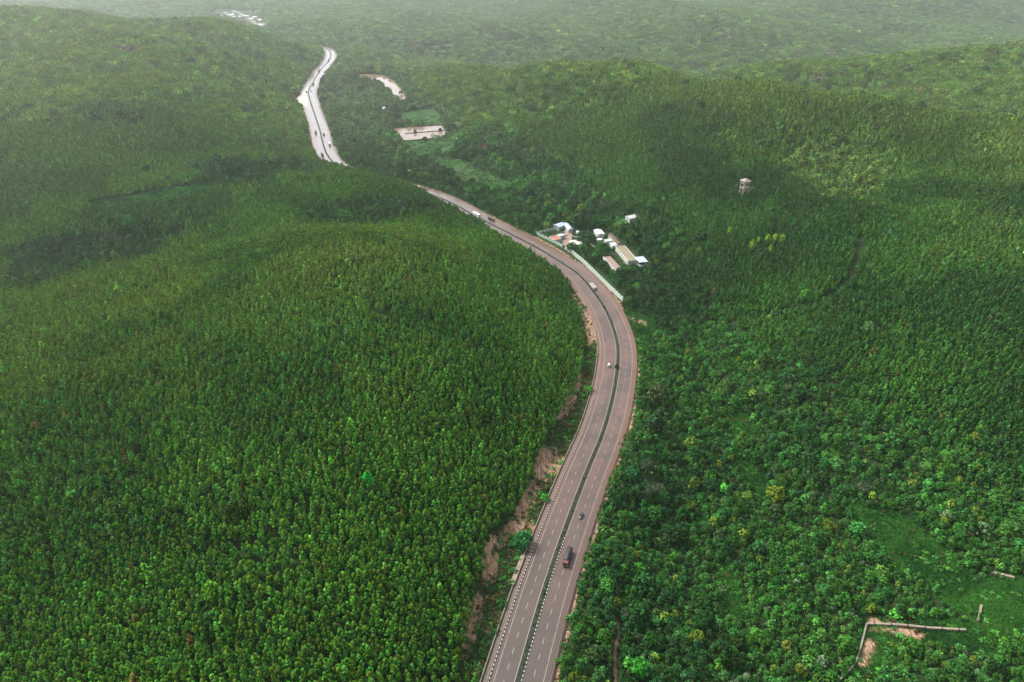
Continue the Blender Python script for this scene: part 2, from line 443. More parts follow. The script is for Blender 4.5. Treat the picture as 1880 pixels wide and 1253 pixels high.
# level the ground where the ponds, the paddies and the compound lie
def flatten(poly, z, edge):
    global HZ
    b = np.asarray(poly); m = (hx > b[:, 0].min() - edge) & (hx < b[:, 0].max() + edge) & (hy > b[:, 1].min() - edge) & (hy < b[:, 1].max() + edge)
    d = poly_dist(hx[m], hy[m], poly); w = 1 - sstep(0, edge, d)
    h = HZ.ravel()[m]; v = HZ.ravel().copy(); v[m] = h * (1 - w) + z * w; HZ = v.reshape(shp)
flatten(POND, -0.9, 40); flatten(PADDY, -0.5, 40); flatten(COMPOUND, -0.15, 30); flatten(LAYBY, -0.3, 20)

# ------------------------------------------------------------------ terrain sheet
ter = {'soil': np.zeros(shp), 'grass': np.zeros(shp), 'yard': np.zeros(shp)}
def splat(key, poly, edge, val=1.0):
    b = np.asarray(poly); m = ((gx > b[:, 0].min() - edge) & (gx < b[:, 0].max() + edge) & (gy > b[:, 1].min() - edge) & (gy < b[:, 1].max() + edge))
    d = poly_dist(gx[m], gy[m], poly); a = ter[key]
    a[m] = np.maximum(a[m], val * (1 - sstep(-edge * 0.4, edge, d)))
for p in SOIL: splat('soil', p, 4.0)
splat('soil', CUT, 5.0, 0.38)
for p in CLEAR: splat('grass', p, 7.0)
splat('soil', POND, 9.0, 0.9); splat('soil', COMPOUND, 4, 0.3)
near_r = (SDG > 12.2) & (SDG < 22) & (gy < 1000)
ter['soil'] = np.maximum(ter['soil'], np.where(near_r, 0.75 * (1 - sstep(14, 18, SDG)), 0))
ter['soil'] = np.maximum(ter['soil'], np.where((SDG < -11) & (gy > 600), 0.8 * (1 - sstep(13, 18, -SDG)), 0))
idx = np.arange(shp[0] * shp[1]).reshape(shp)
TF = np.stack([idx[:-1, :-1], idx[:-1, 1:], idx[1:, 1:], idx[1:, :-1]], -1).reshape(-1, 4)

m, nt, out = new_mat('forest_ground')
p_ = pos(nt)
at = lambda n_: N(nt, 'Attribute', attribute_type='GEOMETRY', attribute_name=n_).outputs['Fac']
n1 = noise(nt, p_, 0.25, 6, 0.7); n2 = noise(nt, p_, 0.045, 5, 0.6); n3 = noise(nt, p_, 1.3, 4, 0.7)
floor_c = mixc(nt, n1, (0.012, 0.026, 0.008), (0.030, 0.062, 0.016))
floor_c = mixc(nt, ramp(nt, n2, 0.5, 0.75), floor_c, (0.035, 0.042, 0.018))
grass_c = mixc(nt, n1, (0.014, 0.052, 0.010), (0.034, 0.112, 0.019))
grass_c = mixc(nt, ramp(nt, n2, 0.48, 0.7), grass_c, (0.024, 0.032, 0.012))
wv = N(nt, 'TexNoise'); wv.inputs['Scale'].default_value = 0.5; wv.inputs['Detail'].default_value = 7; wv.inputs['Roughness'].default_value = 0.75
mp_ = N(nt, 'Mapping'); mp_.inputs['Scale'].default_value = (3.0, 0.45, 1.0); mp_.inputs['Rotation'].default_value = (0, 0, 0.5); L(nt, p_, mp_.inputs[0]); L(nt, mp_.outputs[0], wv.inputs['Vector'])
soil_c = mixc(nt, ramp(nt, mth(nt, 'ADD', wv.outputs['Fac'], mth(nt, 'MULTIPLY_ADD', n3, 0.5, -0.25)), 0.30, 0.70), (0.060, 0.036, 0.022), (0.58, 0.37, 0.23))
gmask = mth(nt, 'ADD', at('grass'), mth(nt, 'MULTIPLY_ADD', n2, 0.9, -0.45))
c = mixc(nt, ramp(nt, gmask, 0.3, 0.65), floor_c, grass_c)
smask = mth(nt, 'ADD', at('soil'), mth(nt, 'MULTIPLY_ADD', n1, 1.1, -0.55))
c = mixc(nt, ramp(nt, smask, 0.40, 0.62), c, soil_c)
b = N(nt, 'BsdfPrincipled'); b.inputs['Roughness'].default_value = 0.9; b.inputs['Specular IOR Level'].default_value = 0.15
L(nt, c, b.inputs['Base Color'])
bp = N(nt, 'Bump'); bp.inputs['Strength'].default_value = 0.8; bp.inputs['Distance'].default_value = 1.0
L(nt, mth(nt, 'ADD', n3, mth(nt, 'MULTIPLY', wv.outputs['Fac'], 2.0)), bp.inputs['Height']); L(nt, bp.outputs[0], b.inputs['Normal'])
L(nt, b.outputs[0], out.inputs[0])
M_GROUND = m
terrain = bpy.data.objects.new('terrain', np_mesh('terrain', np.stack([hx, hy, HZ.ravel()], 1), TF, {k: ('POINT', v) for k, v in ter.items()}, M_GROUND, True))
COL.objects.link(terrain); tag(terrain, kind='structure')

# ------------------------------------------------------------------ road
def rp(s, off, z=0.0):
    """point on the road: arc length s, offset off to the right of the median"""
    i = np.clip(np.asarray(s, float) / 3.0, 0, len(ROAD) - 1.001); k = i.astype(int); f = (i - k)[..., None]
    p = ROAD[k] * (1 - f) + ROAD[k + 1] * f; n = RN[k] * (1 - f) + RN[k + 1] * f
    q = p + n * np.asarray(off, float)[..., None]
    return np.concatenate([q, np.broadcast_to(np.asarray(z, float), q.shape[:1] if q.ndim > 1 else ())[..., None]], -1)
def road_at(px, py, z=0.0):
    p = at_z(px, py, z); sd, ss = road_sd([p[0]], [p[1]]); k = int(ss[0] / 3.0)
    d = p[:2] - ROAD[k]; s = ss[0] + float(d @ RT[k]); return s, float(d @ RN[k])
def s_of(px, py): return road_at(px, py)[0]
S_END = float(RS[-1])

def ribbon(name, profile, s0, s1, mat, step=3.0, kind='structure'):
    """profile: list of (offset, z)"""
    s = np.arange(s0, s1 + 0.01, step); n = len(profile)
    V = np.concatenate([rp(s, np.full(s.shape, o), np.full(s.shape, z))[:, None] for o, z in profile], 1)
    ix = np.arange(len(s) * n).reshape(len(s), n)
    F = np.stack([ix[:-1, :-1], ix[:-1, 1:], ix[1:, 1:], ix[1:, :-1]], -1).reshape(-1, 4)
    lat = np.tile([o for o, z in profile], len(s)); arc = np.repeat(s, n)
    me = np_mesh(name, V.reshape(-1, 3), F, {'lat': ('POINT', lat), 'arc': ('POINT', arc)}, mat)
    o = bpy.data.objects.new(name, me); COL.objects.link(o)
    if kind: tag(o, kind=kind)
    return o

m, nt, out = new_mat('worn_wet_asphalt')
at = lambda n_: N(nt, 'Attribute', attribute_type='GEOMETRY', attribute_name=n_).outputs['Fac']
cv = N(nt, 'CombineXYZ'); L(nt, at('lat'), cv.inputs[0]); L(nt, mth(nt, 'MULTIPLY', at('arc'), 0.06), cv.inputs[1])
streak = noise(nt, cv.outputs[0], 1.1, 6, 0.65); blot = noise(nt, pos(nt), 0.06, 6, 0.65); grain = noise(nt, pos(nt), 2.0, 5, 0.7)
c = mixc(nt, streak, (0.088, 0.051, 0.038), (0.156, 0.096, 0.073))
c = mixc(nt, ramp(nt, blot, 0.42, 0.60), c, (0.076, 0.052, 0.041))
al = mth(nt, 'ABSOLUTE', at('lat'))
# wheel tracks, darker oil line in the middle of each lane
w = mth(nt, 'MULTIPLY', mth(nt, 'ABSOLUTE', mth(nt, 'SINE', mth(nt, 'MULTIPLY', mth(nt, 'SUBTRACT', al, 1.9), 1.795))), 0.42)
c = mixc(nt, w, c, (0.052, 0.032, 0.025))
# tarred repair seams and darker resurfaced lengths
br = N(nt, 'TexBrick'); br.inputs['Scale'].default_value = 1.0; br.inputs['Brick Width'].default_value = 34.0; br.inputs['Row Height'].default_value = 3.7; br.inputs['Mortar Size'].default_value = 0.012; br.offset = 0.37
br.inputs['Color1'].default_value = (1, 1, 1, 1); br.inputs['Color2'].default_value = (.70, .70, .72, 1); br.inputs['Mortar'].default_value = (.45, .45, .45, 1)
cb = N(nt, 'CombineXYZ'); L(nt, at('arc'), cb.inputs[0]); L(nt, mth(nt, 'ADD', at('lat'), 1.9), cb.inputs[1]); L(nt, cb.outputs[0], br.inputs['Vector'])
c = mixc(nt, 0.55, c, br.outputs['Color'], 'MULTIPLY')
# red dust on the hard shoulders
sh = mth(nt, 'MULTIPLY', ramp(nt, mth(nt, 'ADD', al, mth(nt, 'MULTIPLY_ADD', streak, 2.4, -1.2)), 9.2, 10.6), 0.55)
c = mixc(nt, sh, c, (0.120, 0.052, 0.032))
# the near stretch is darker; mud spread by lorries at the compound gate
near = mth(nt, 'SUBTRACT', 1.0, ramp(nt, mth(nt, 'ADD', at('arc'), mth(nt, 'MULTIPLY', blot, 60)), 0.0, 1.0))
nearn = [n_ for n_ in nt.nodes if n_.type == 'MAP_RANGE'][-1]; s_n = s_of(990, 1090); nearn.inputs[1].default_value = s_n - 60; nearn.inputs[2].default_value = s_n + 190
c = mixc(nt, mth(nt, 'MULTIPLY', near, 0.8), c, (0.036, 0.027, 0.021))
sm0, sm1 = s_of(1000, 452), s_of(935, 417)
mud = mth(nt, 'MULTIPLY', ramp(nt, at('arc'), sm0 - 60, sm0 + 10), mth(nt, 'SUBTRACT', 1.0, ramp(nt, at('arc'), sm1 - 15, sm1 + 12)))
mud = mth(nt, 'MULTIPLY', mud, ramp(nt, mth(nt, 'ADD', at('lat'), mth(nt, 'MULTIPLY_ADD', streak, 16.0, -8.0)), 4.0, 9.0))
c = mixc(nt, mth(nt, 'MULTIPLY', mud, 0.8), c, (0.065, 0.028, 0.015))
b = N(nt, 'BsdfPrincipled'); L(nt, c, b.inputs['Base Color']); b.inputs['Specular IOR Level'].default_value = 0.5
wet = ramp(nt, at('arc'), s_of(1030, 484), s_of(700, 332)); r = mth(nt, 'MULTIPLY_ADD', streak, 0.30, 0.38); r = mth(nt, 'MULTIPLY_ADD', wet, -0.30, r); r = mth(nt, 'ADD', r, mth(nt, 'MULTIPLY', mud, 0.45)); r = mth(nt, 'ADD', r, mth(nt, 'MULTIPLY', sh, 0.25), clamp=True)
L(nt, r, b.inputs['Roughness']); L(nt, mth(nt, 'MULTIPLY_ADD', wet, 0.5, 0.5), b.inputs['Specular IOR Level']); L(nt, mth(nt, 'MULTIPLY', wet, 0.14), b.inputs['Coat Weight']); b.inputs['Coat Roughness'].default_value = 0.12
bp = N(nt, 'Bump'); bp.inputs['Strength'].default_value = 0.12; bp.inputs['Distance'].default_value = 0.02; L(nt, grain, bp.inputs['Height']); L(nt, bp.outputs[0], b.inputs['Normal'])
L(nt, b.outputs[0], out.inputs[0])
M_ROAD = m
M_LINE = paint('road_paint', (0.27, 0.25, 0.225), 0.7, 0.1, var=0.10, scale=0.5, dirt=((0.10, 0.075, 0.06), 0.8))
M_KW = paint('kerb_white', (0.33, 0.33, 0.31), 0.7, 0.2, var=0.06, scale=2, dirt=((0.35, 0.30, 0.25), 0.5))
M_KB = paint('kerb_black', (0.02, 0.02, 0.02), 0.7, 0.2, scale=2)
M_CONC = paint('grey_concrete', (0.20, 0.175, 0.14), 0.85, 0.2, var=0.2, scale=0.4, dirt=((0.08, 0.065, 0.05), 0.7))
M_SOILP = M_GROUND

PR = [(-17, -1.3), (-13.2, -0.25), (-11.5, -0.02), (-9, 0.02), (-6, 0.03), (-4, 0.03), (-1.2, 0.02), (1.2, 0.02), (4, 0.03), (6, 0.03), (9.4, 0.02), (12.0, -0.02), (13.0, -0.15), (16.5, -1.4)]
ribbon('road', PR, 0, S_END, M_ROAD)

def lines():
    mb_v, mb_f = [], []
    def strip(s0, s1, o0, o1, step=3.0):
        s = np.linspace(s0, s1, max(2, int((s1 - s0) / step) + 1))
        z = 0.038
        A = rp(s, np.full(s.shape, o0), np.full(s.shape, z)); B = rp(s, np.full(s.shape, o1), np.full(s.shape, z))
        b0 = len(mb_v)
        for a, b_ in zip(A, B): mb_v.extend([a, b_])
        for i in range(len(s) - 1): mb_f.append((b0 + 2 * i, b0 + 2 * i + 1, b0 + 2 * i + 3, b0 + 2 * i + 2))
    s_w = s_of(988, 456)
    for o in (-9.55, 9.75): strip(0, s_w + 120, o - .10, o + .10)
    strip(0, s_w, -1.56, -1.34); strip(s_of(1036, 985), s_of(1123, 595), 1.36, 1.54)
    s = 3.0
    while s < s_w + 200:
        for o in (-5.55, 5.6):
            if not (o < 0 and s_of_gap[0] < s < s_of_gap[1]): strip(s, s + 3.0, o - .11, o + .11, 1.6)
        s += 7.6
    me = np_mesh('road_markings', np.array(mb_v), np.array(mb_f), None, M_LINE)
    o = bpy.data.objects.new('road_markings', me); COL.objects.link(o); tag(o, kind='structure')
s_of_gap = (s_of(1116, 720), s_of(1030, 480))
lines()

def kerb(name, off, s0, s1, step=1.0):
    s = np.arange(s0, s1, step); V = []; F = []; MI = []
    w, h = 0.17, 0.30
    for k in range(len(s)):
        a, e = s[k], s[k] + step
        P = [rp(np.array([a, a, a, a, e, e, e, e]), np.array([off - w, off + w, off + w, off - w] * 2), np.array([-.2, -.2, h, h] * 2))][0]
        b0 = len(V); V.extend(P); F += [(b0 + 3, b0 + 2, b0 + 6, b0 + 7), (b0, b0 + 3, b0 + 7, b0 + 4), (b0 + 1, b0 + 5, b0 + 6, b0 + 2)]; MI += [k % 2] * 3
        if k in (0, len(s) - 1): F += [(b0, b0 + 1, b0 + 2, b0 + 3), (b0 + 5, b0 + 4, b0 + 7, b0 + 6)]; MI += [k % 2] * 2
    me = np_mesh(name, np.array(V), np.array(F), None, M_KW); me.materials.append(M_KB); me.polygons.foreach_set('material_index', np.array(MI, np.int32))
    o = bpy.data.objects.new(name, me); COL.objects.link(o); tag(o, kind='structure')
s_k = s_of(988, 456)
kerb('kerb', -11.45, s_of(905, 1420), s_of(1128, 715)); kerb('kerb', 1.2, 60, s_of(1036, 985))
# planted median between the kerbs
m, nt, out = new_mat('median_soil'); b = N(nt, 'BsdfPrincipled'); b.inputs['Roughness'].default_value = 0.95
nn = noise(nt, pos(nt), 0.6, 6, 0.7); L(nt, mixc(nt, nn, (0.006, 0.010, 0.005), (0.026, 0.026, 0.014)), b.inputs['Base Color']); L(nt, b.outputs[0], out.inputs[0])
ribbon('median_strip', [(-1.22, 0.0), (-1.15, .2), (0, .27), (0.98, .2), (1.02, 0.0)], 0, S_END, m)

# concrete side drain at the foot of the cut bank
def channel():
    a, e = s_of(925, 1330), s_of(1128, 585)
    ribbon('side_drain', [(-12.1, -.05), (-12.3, .08), (-12.5, .08), (-12.7, -.9), (-14.3, -.9), (-14.5, .45), (-14.85, .45), (-15.0, -.4)], a, e, M_CONC)
channel()

# steel crash barriers on the valley side: beam plus posts
M_STEEL = paint('galvanised_steel', (0.24, 0.23, 0.21), 0.5, 0.5, 0.6, scale=1.5, dirt=((0.22, 0.15, 0.09), 0.6))
M_YST = paint('rusty_yellow_steel', (0.20, 0.15, 0.07), 0.6, 0.4, 0.2, scale=0.8, dirt=((0.16, 0.09, 0.05), 0.8))
def crash_barrier(s0, s1, off, mat, label, post_gap=6.0):
    s = np.arange(s0, s1, 3.0)
    c0 = rp(np.array([(s0 + s1) / 2]), np.array([off]), np.array([0.0]))[0]
    root = empty('crash_barrier', c0, 0, label, 'crash barrier', 'steel crash barriers along the valley side of the highway')
    prof = [(0.03, .50), (-.05, .58), (0.03, .67), (-.05, .76), (0.03, .85), (.06, .85), (.0, .76), (.06, .67), (0, .58), (.06, .50)]
    rings = [[rp(np.array([q]), np.array([off + o]), np.array([z]))[0] - c0 for o, z in prof] for q in s]
    mb = MB(); mb.loft(rings, smooth=False); mb.build('beam', mat, root)
    pm = MB().box(-.07, .07, -.05, .05, -.6, .9).mesh('post', mat)
    for q in np.arange(s0 + 1, s1 - 1, post_gap):
        o = bpy.data.objects.new('post', pm); COL.objects.link(o); o.parent = root
        p = rp(np.array([q]), np.array([off + .13]), np.array([-.1]))[0] - c0; o.location = tuple(p)
crash_barrier(s_of(1008, 1260), s_of(1060, 1045), 12.45, M_STEEL, 'grey steel crash barrier beside the bottom stretch of the highway')
crash_barrier(s_of(1078, 990), s_of(1118, 870), 12.45, M_STEEL, 'straight steel barrier beside the dark car, short of the bend')
crash_barrier(s_of(1125, 850), s_of(1145, 545), 12.6, M_YST, 'yellowish barrier round the outside of the big bend', 6.0)
crash_barrier(s_of(1050, 470), s_of(760, 337), 12.6, M_YST, 'far barrier behind the bus, leading up to the compound', 8.0)

# ------------------------------------------------------------------ foliage meshes
M_LEAF = leaf_mat('leaves')
rt = np.random.default_rng(3)
def sprays(centers, radii, counts, size, up=0.5, outward=None, tipmask=None, flat=0.75, elong=1.5):
    """leaf-sized faces spread through small clumps; returns V, F, lv, tip"""
    V, lv, tp = [], [], []
    for ci, (c, r, n) in enumerate(zip(centers, radii, counts)):
        base = rt.uniform(0.05, 0.75)
        d = rt.normal(size=(n, 3)); d /= np.linalg.norm(d, axis=1)[:, None]
        P = c + d * (r * rt.uniform(0.45, 1.0, n) ** 0.6)[:, None] * np.array([1, 1, flat])
        nrm = d * 0.75 + rt.normal(size=(n, 3)) * 0.45 + np.array([0, 0, up])
        if outward is not None: nrm += outward[ci] * 0.4
        nrm /= np.linalg.norm(nrm, axis=1)[:, None]
        a = np.cross(nrm, rt.normal(size=(n, 3))); a /= np.linalg.norm(a, axis=1)[:, None]
        b_ = np.cross(nrm, a); s = size * rt.uniform(0.7, 1.3, n)[:, None]
        bend = nrm * s * 0.18
        q = np.stack([P - a * s * elong * .5 - bend, P - b_ * s * .5, P + a * s * elong * .5 - bend, P + b_ * s * .5], 1)
        V.append(q); lv.append(np.clip(base + rt.uniform(-.25, .25, n), 0, 1)); tp.append(np.full(n, 1.0 if (tipmask is not None and tipmask[ci]) else 0.0) * rt.uniform(.3, 1, n))
    V = np.concatenate(V); n = len(V)
    return V.reshape(-1, 3), np.arange(n * 4).reshape(n, 4), np.concatenate(lv), np.concatenate(tp)
def leaf_mesh(name, parts):
    Vs, Fs, l, t, o = [], [], [], [], 0
    for V, F, a, b_ in parts: Vs.append(V); Fs.append(F + o); o += len(V); l.append(a); t.append(b_)
    return np_mesh(name, np.concatenate(Vs), np.concatenate(Fs), {'lv': ('FACE', np.concatenate(l)), 'tip': ('FACE', np.concatenate(t))}, M_LEAF)

def plantation_crown(name):
    """narrow upright crown of a plantation tree, about 9 m high"""
    Ht = rt.uniform(8.2, 9.6); C, Rr, Cn, O, T = [], [], [], [], []
    n = 15
    for k in range(n):
        f = (k + rt.uniform(0, .7)) / n; z = 3.2 + (Ht - 3.6) * f
        prof = 1.6 * (1 - f) ** 0.66 + 0.12
        a = k * 2.4 + rt.uniform(-.5, .5); rr = prof * rt.uniform(.55, 1.0) if f < .9 else .08
        C.append(np.array([rr * math.cos(a), rr * math.sin(a), z])); O.append(np.array([math.cos(a), math.sin(a), .2]))
        Rr.append(rt.uniform(.5, .8) * (1 - .3 * f)); Cn.append(13); T.append(f > .6 and rt.random() < .85)
    return leaf_mesh(name, [sprays(C, Rr, Cn, .62, .55, O, T)])
def spreading_crown(name, wide=2.4, high=5.0, n=26, base=1.4, per=11, size=.62, flat=1.0):
    C, Rr, Cn, O, T = [], [], [], [], []
    lob = rt.uniform(.75, 1.15, 5)
    for k in range(n):
        f = math.sqrt((k + .5) / n); a = k * 2.4 + rt.uniform(-.3, .3)
        el = math.acos(1 - 1.05 * (k + .5) / n)            # from the top down the sides
        rad = lob[int(a / 2 / math.pi * 5) % 5] * rt.uniform(.8, 1.08)
        x = wide * math.sin(el) * rad; z = base + (high - base) * (.15 + .85 * math.cos(el) * rt.uniform(.85, 1.08))
        C.append(np.array([x * math.cos(a), x * math.sin(a), z])); O.append(np.array([math.cos(a) * math.sin(el), math.sin(a) * math.sin(el), math.cos(el)]))
        Rr.append(rt.uniform(.55, .95) * wide / 2.4 * .85); Cn.append(per); T.append(rt.random() < .25)
    return leaf_mesh(name, [sprays(C, Rr, Cn, size, .5, O, T, .8)])
def bush_mesh(name):
    C = [np.array([rt.normal() * .7, rt.normal() * .7, rt.uniform(.3, 1.1)]) for _ in range(7)]
    return leaf_mesh(name, [sprays(C, [rt.uniform(.4, .8) for _ in C], [9] * 7, .42, .8, None, [rt.random() < .2 for _ in C])])
def stand_mesh(name, n=24, rad=6.8, broad=False):
    """a stand of a dozen or so crowns seen from far away"""
    C, Rr, Cn, O, T = [], [], [], [], []
    for k in range(n):
        r = rad * math.sqrt((k + .5) / n); a = k * 2.4 + rt.uniform(-.2, .2); x, y = r * math.cos(a) + rt.normal() * .5, r * math.sin(a) + rt.normal() * .5
        top = rt.uniform(6.2, 9.6) if not broad else rt.uniform(4.5, 9.5)
        for j in range(4):
            z = top - .7 - j * (1.6 if not broad else 1.1); q = (.15 + .38 * j) * (1 if not broad else 1.5); t = rt.uniform(0, 6.28)
            C.append(np.array([x + q * math.cos(t), y + q * math.sin(t), z])); O.append(np.array([math.cos(t) * .6, math.sin(t) * .6, .4]))
            Rr.append((.62 if not broad else 1.0) + .16 * j); Cn.append(6); T.append(j == 0)
    return leaf_mesh(name, [sprays(C, Rr, Cn, 1.0, .6, O, T)])
def trunk_mesh(name, h, r):
    mb = MB(); lean = rt.normal(size=2) * .15
    mb.tube([(0, 0, -.6), (lean[0] * .3, lean[1] * .3, h * .4), (lean[0], lean[1], h)], [r * 1.3, r, r * .35], 7)
    for k in range(4):
        a = k * 1.7; z = h * (.45 + .12 * k); mb.tube([(lean[0] * .6, lean[1] * .6, z), (math.cos(a) * h * .16, math.sin(a) * h * .16, z + h * .18)], [r * .4, r * .12], 5)
    return mb.mesh(name, M_BARK)
M_BARK = paint('bark', (0.075, 0.055, 0.040), 0.9, 0.1, var=.3, scale=2)

def shape_set(coll, meshes):
    c = bpy.data.collections.new(coll)
    for k, me in enumerate(meshes): c.objects.link(bpy.data.objects.new('%s_%02d' % (coll, k), me))
    return c
PL = [plantation_crown('plantation_crown') for _ in range(9)]
BR = [spreading_crown('spreading_crown', rt.uniform(2.0, 2.8), rt.uniform(4.2, 6.2)) for _ in range(9)]
BIG = [spreading_crown('large_crown', rt.uniform(4.2, 5.2), rt.uniform(7.5, 9.5), 52, 2.2, 15, .80) for _ in range(5)]
BU = [bush_mesh('bush_crown') for _ in range(6)]
ST = [stand_mesh('stand') for _ in range(7)]
SB = [stand_mesh('mixed_stand', 11, 6.8, True) for _ in range(6)]
C_PL, C_BR, C_BIG, C_BU, C_ST, C_SB = (shape_set(n_, s_) for n_, s_ in (('plantation', PL), ('spreading', BR), ('large', BIG), ('bush', BU), ('stand', ST), ('mixedstand', SB)))

def scatter(name, P, coll, nk, sc, tint, flower):
    """ONE object that stands a plant on each of its points"""
    n = len(P); me = bpy.data.meshes.new(name)
    me.vertices.add(n); me.vertices.foreach_set('co', np.asarray(P, np.float32).ravel())
    g = np.random.default_rng(n)
    rot = np.stack([g.normal(0, .05, n), g.normal(0, .05, n), g.uniform(0, 6.283, n)], 1)
    a = me.attributes.new('rotv', 'FLOAT_VECTOR', 'POINT'); a.data.foreach_set('vector', rot.astype(np.float32).ravel())
    a = me.attributes.new('scv', 'FLOAT_VECTOR', 'POINT'); a.data.foreach_set('vector', np.asarray(sc, np.float32).ravel())
    a = me.attributes.new('tint', 'FLOAT_VECTOR', 'POINT'); a.data.foreach_set('vector', np.asarray(tint, np.float32).ravel())
    a = me.attributes.new('flower', 'FLOAT', 'POINT'); a.data.foreach_set('value', np.asarray(flower, np.float32).ravel())
    a = me.attributes.new('pick', 'INT', 'POINT'); a.data.foreach_set('value', g.integers(0, nk, n).astype(np.int32))
    me.update()
    o = bpy.data.objects.new(name, me); COL.objects.link(o); tag(o, kind='stuff')
    ng = bpy.data.node_groups.new(name, 'GeometryNodeTree')
    ng.interface.new_socket('Geometry', in_out='INPUT', socket_type='NodeSocketGeometry'); ng.interface.new_socket('Geometry', in_out='OUTPUT', socket_type='NodeSocketGeometry')
    gi = ng.nodes.new('NodeGroupInput'); go = ng.nodes.new('NodeGroupOutput'); ip = ng.nodes.new('GeometryNodeInstanceOnPoints')
    ci = ng.nodes.new('GeometryNodeCollectionInfo'); ci.inputs['Collection'].default_value = coll; ci.inputs['Separate Children'].default_value = True; ci.inputs['Reset Children'].default_value = True
    def na(nm, t):
        q = ng.nodes.new('GeometryNodeInputNamedAttribute'); q.data_type = t; q.inputs['Name'].default_value = nm; return [s for s in q.outputs if s.enabled][0]
    e2r = ng.nodes.new('FunctionNodeEulerToRotation')
    ip.inputs['Pick Instance'].default_value = True
    lk = ng.links.new
    lk(gi.outputs[0], ip.inputs['Points']); lk(ci.outputs[0], ip.inputs['Instance']); lk(na('pick', 'INT'), ip.inputs['Instance Index'])
    lk(na('rotv', 'FLOAT_VECTOR'), e2r.inputs[0]); lk(e2r.outputs[0], ip.inputs['Rotation']); lk(na('scv', 'FLOAT_VECTOR'), ip.inputs['Scale'])
    lk(ip.outputs[0], go.inputs[0])
    md = o.modifiers.new('plants', 'NODES'); md.node_group = ng
    return o

# ------------------------------------------------------------------ where what grows
def jgrid(x0, x1, y0, y1, step, seed, jit=.38):
    g = np.random.default_rng(seed)
    X, Y = np.meshgrid(np.arange(x0, x1, step), np.arange(y0, y1, step)); X = X + (np.arange(X.shape[0]) % 2)[:, None] * step * .5
    X = X + g.uniform(-jit, jit, X.shape) * step; Y = Y + g.uniform(-jit, jit, Y.shape) * step
    x, y = X.ravel(), Y.ravel(); z = H(x, y)
    px, py, dep = to_px(np.stack([x, y, z + 4], 1))
    k = (dep > 60) & (px > -330) & (px < 2210) & (py < 1480) & (py > -330)
    return x[k], y[k], z[k], px[k], py[k], dep[k], g

WALL_Y0, WALL_Y1 = at_z(1144, 556)[1], at_z(985, 434)[1]
def blocked(x, y, sd, tree=True, mar=0.0):
    """no trees here"""
    ss_left = np.where(y < 640, 15.5, 14.0)
    b = (sd > 0) & (sd < 21.5) & (y > WALL_Y0) & (y < WALL_Y1) if tree else np.zeros(x.shape, bool)
    b |= (sd > -ss_left - mar) & (sd < (15.5 if tree else 13.3) + mar)
    for p in ([CUT] if tree else []): b |= in_poly(x, y, p)
    for p in CLEAR: b |= poly_dist(x, y, p) < (1.5 if tree else -999)
    for p in FOOT + [YARD]: b |= poly_dist(x, y, p) < 1.2
    for p in [POND, PADDY, LAYBY] + ([COMPOUND] + HUTS if tree else []): b |= poly_dist(x, y, p) < 2.5 + mar
    for p, r in PATHS:
        for a, c in zip(p[:-1], p[1:]):
            e = c - a; t = np.clip(((x - a[0]) * e[0] + (y - a[1]) * e[1]) / (e @ e), 0, 1); b |= np.hypot(x - a[0] - t * e[0], y - a[1] - t * e[1]) < r
    return b
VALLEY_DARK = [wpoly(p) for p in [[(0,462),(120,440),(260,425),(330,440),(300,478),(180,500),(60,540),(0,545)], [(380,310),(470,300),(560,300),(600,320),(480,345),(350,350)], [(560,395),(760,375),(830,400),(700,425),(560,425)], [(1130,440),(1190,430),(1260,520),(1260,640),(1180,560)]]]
YELLOW = [wpoly(p) for p in [[(0,500),(90,530),(330,470),(420,600),(330,720),(0,740)], [(500,440),(760,430),(860,470),(700,520),(480,500)], [(1440,250),(1600,260),(1660,320),(1600,380),(1500,370),(1420,300)], [(0,600),(180,560),(200,690),(0,720)]]]
def mask_soft(x, y, polys, e):
    w = np.zeros(x.shape)
    for p in polys: w = np.maximum(w, 1 - sstep(-e, e, poly_dist(x, y, p)))
    return w
def kinds(x, y, z, sd):
    """share of plantation (the rest is mixed woodland)"""
    right = sd > 0
    left_p = 1 - mask_soft(x, y, VALLEY_DARK[:3], 14)
    left_p *= 1 - .35 * sstep(.58, .66, fbm(x / 90 + 40, y / 90, 3))
    right_p = np.where(right, sstep(2, 16, z + (fbm(x / 120, y / 120, 3) - .5) * 14) * .9, 0)
    right_p = right_p * (1 - .85 * mask_soft(x, y, YELLOW[2:3], 25))
    return np.where(right, right_p, left_p)
def lerp3(a, b, t): return np.asarray(a)[None] * (1 - t[:, None]) + np.asarray(b)[None] * t[:, None]
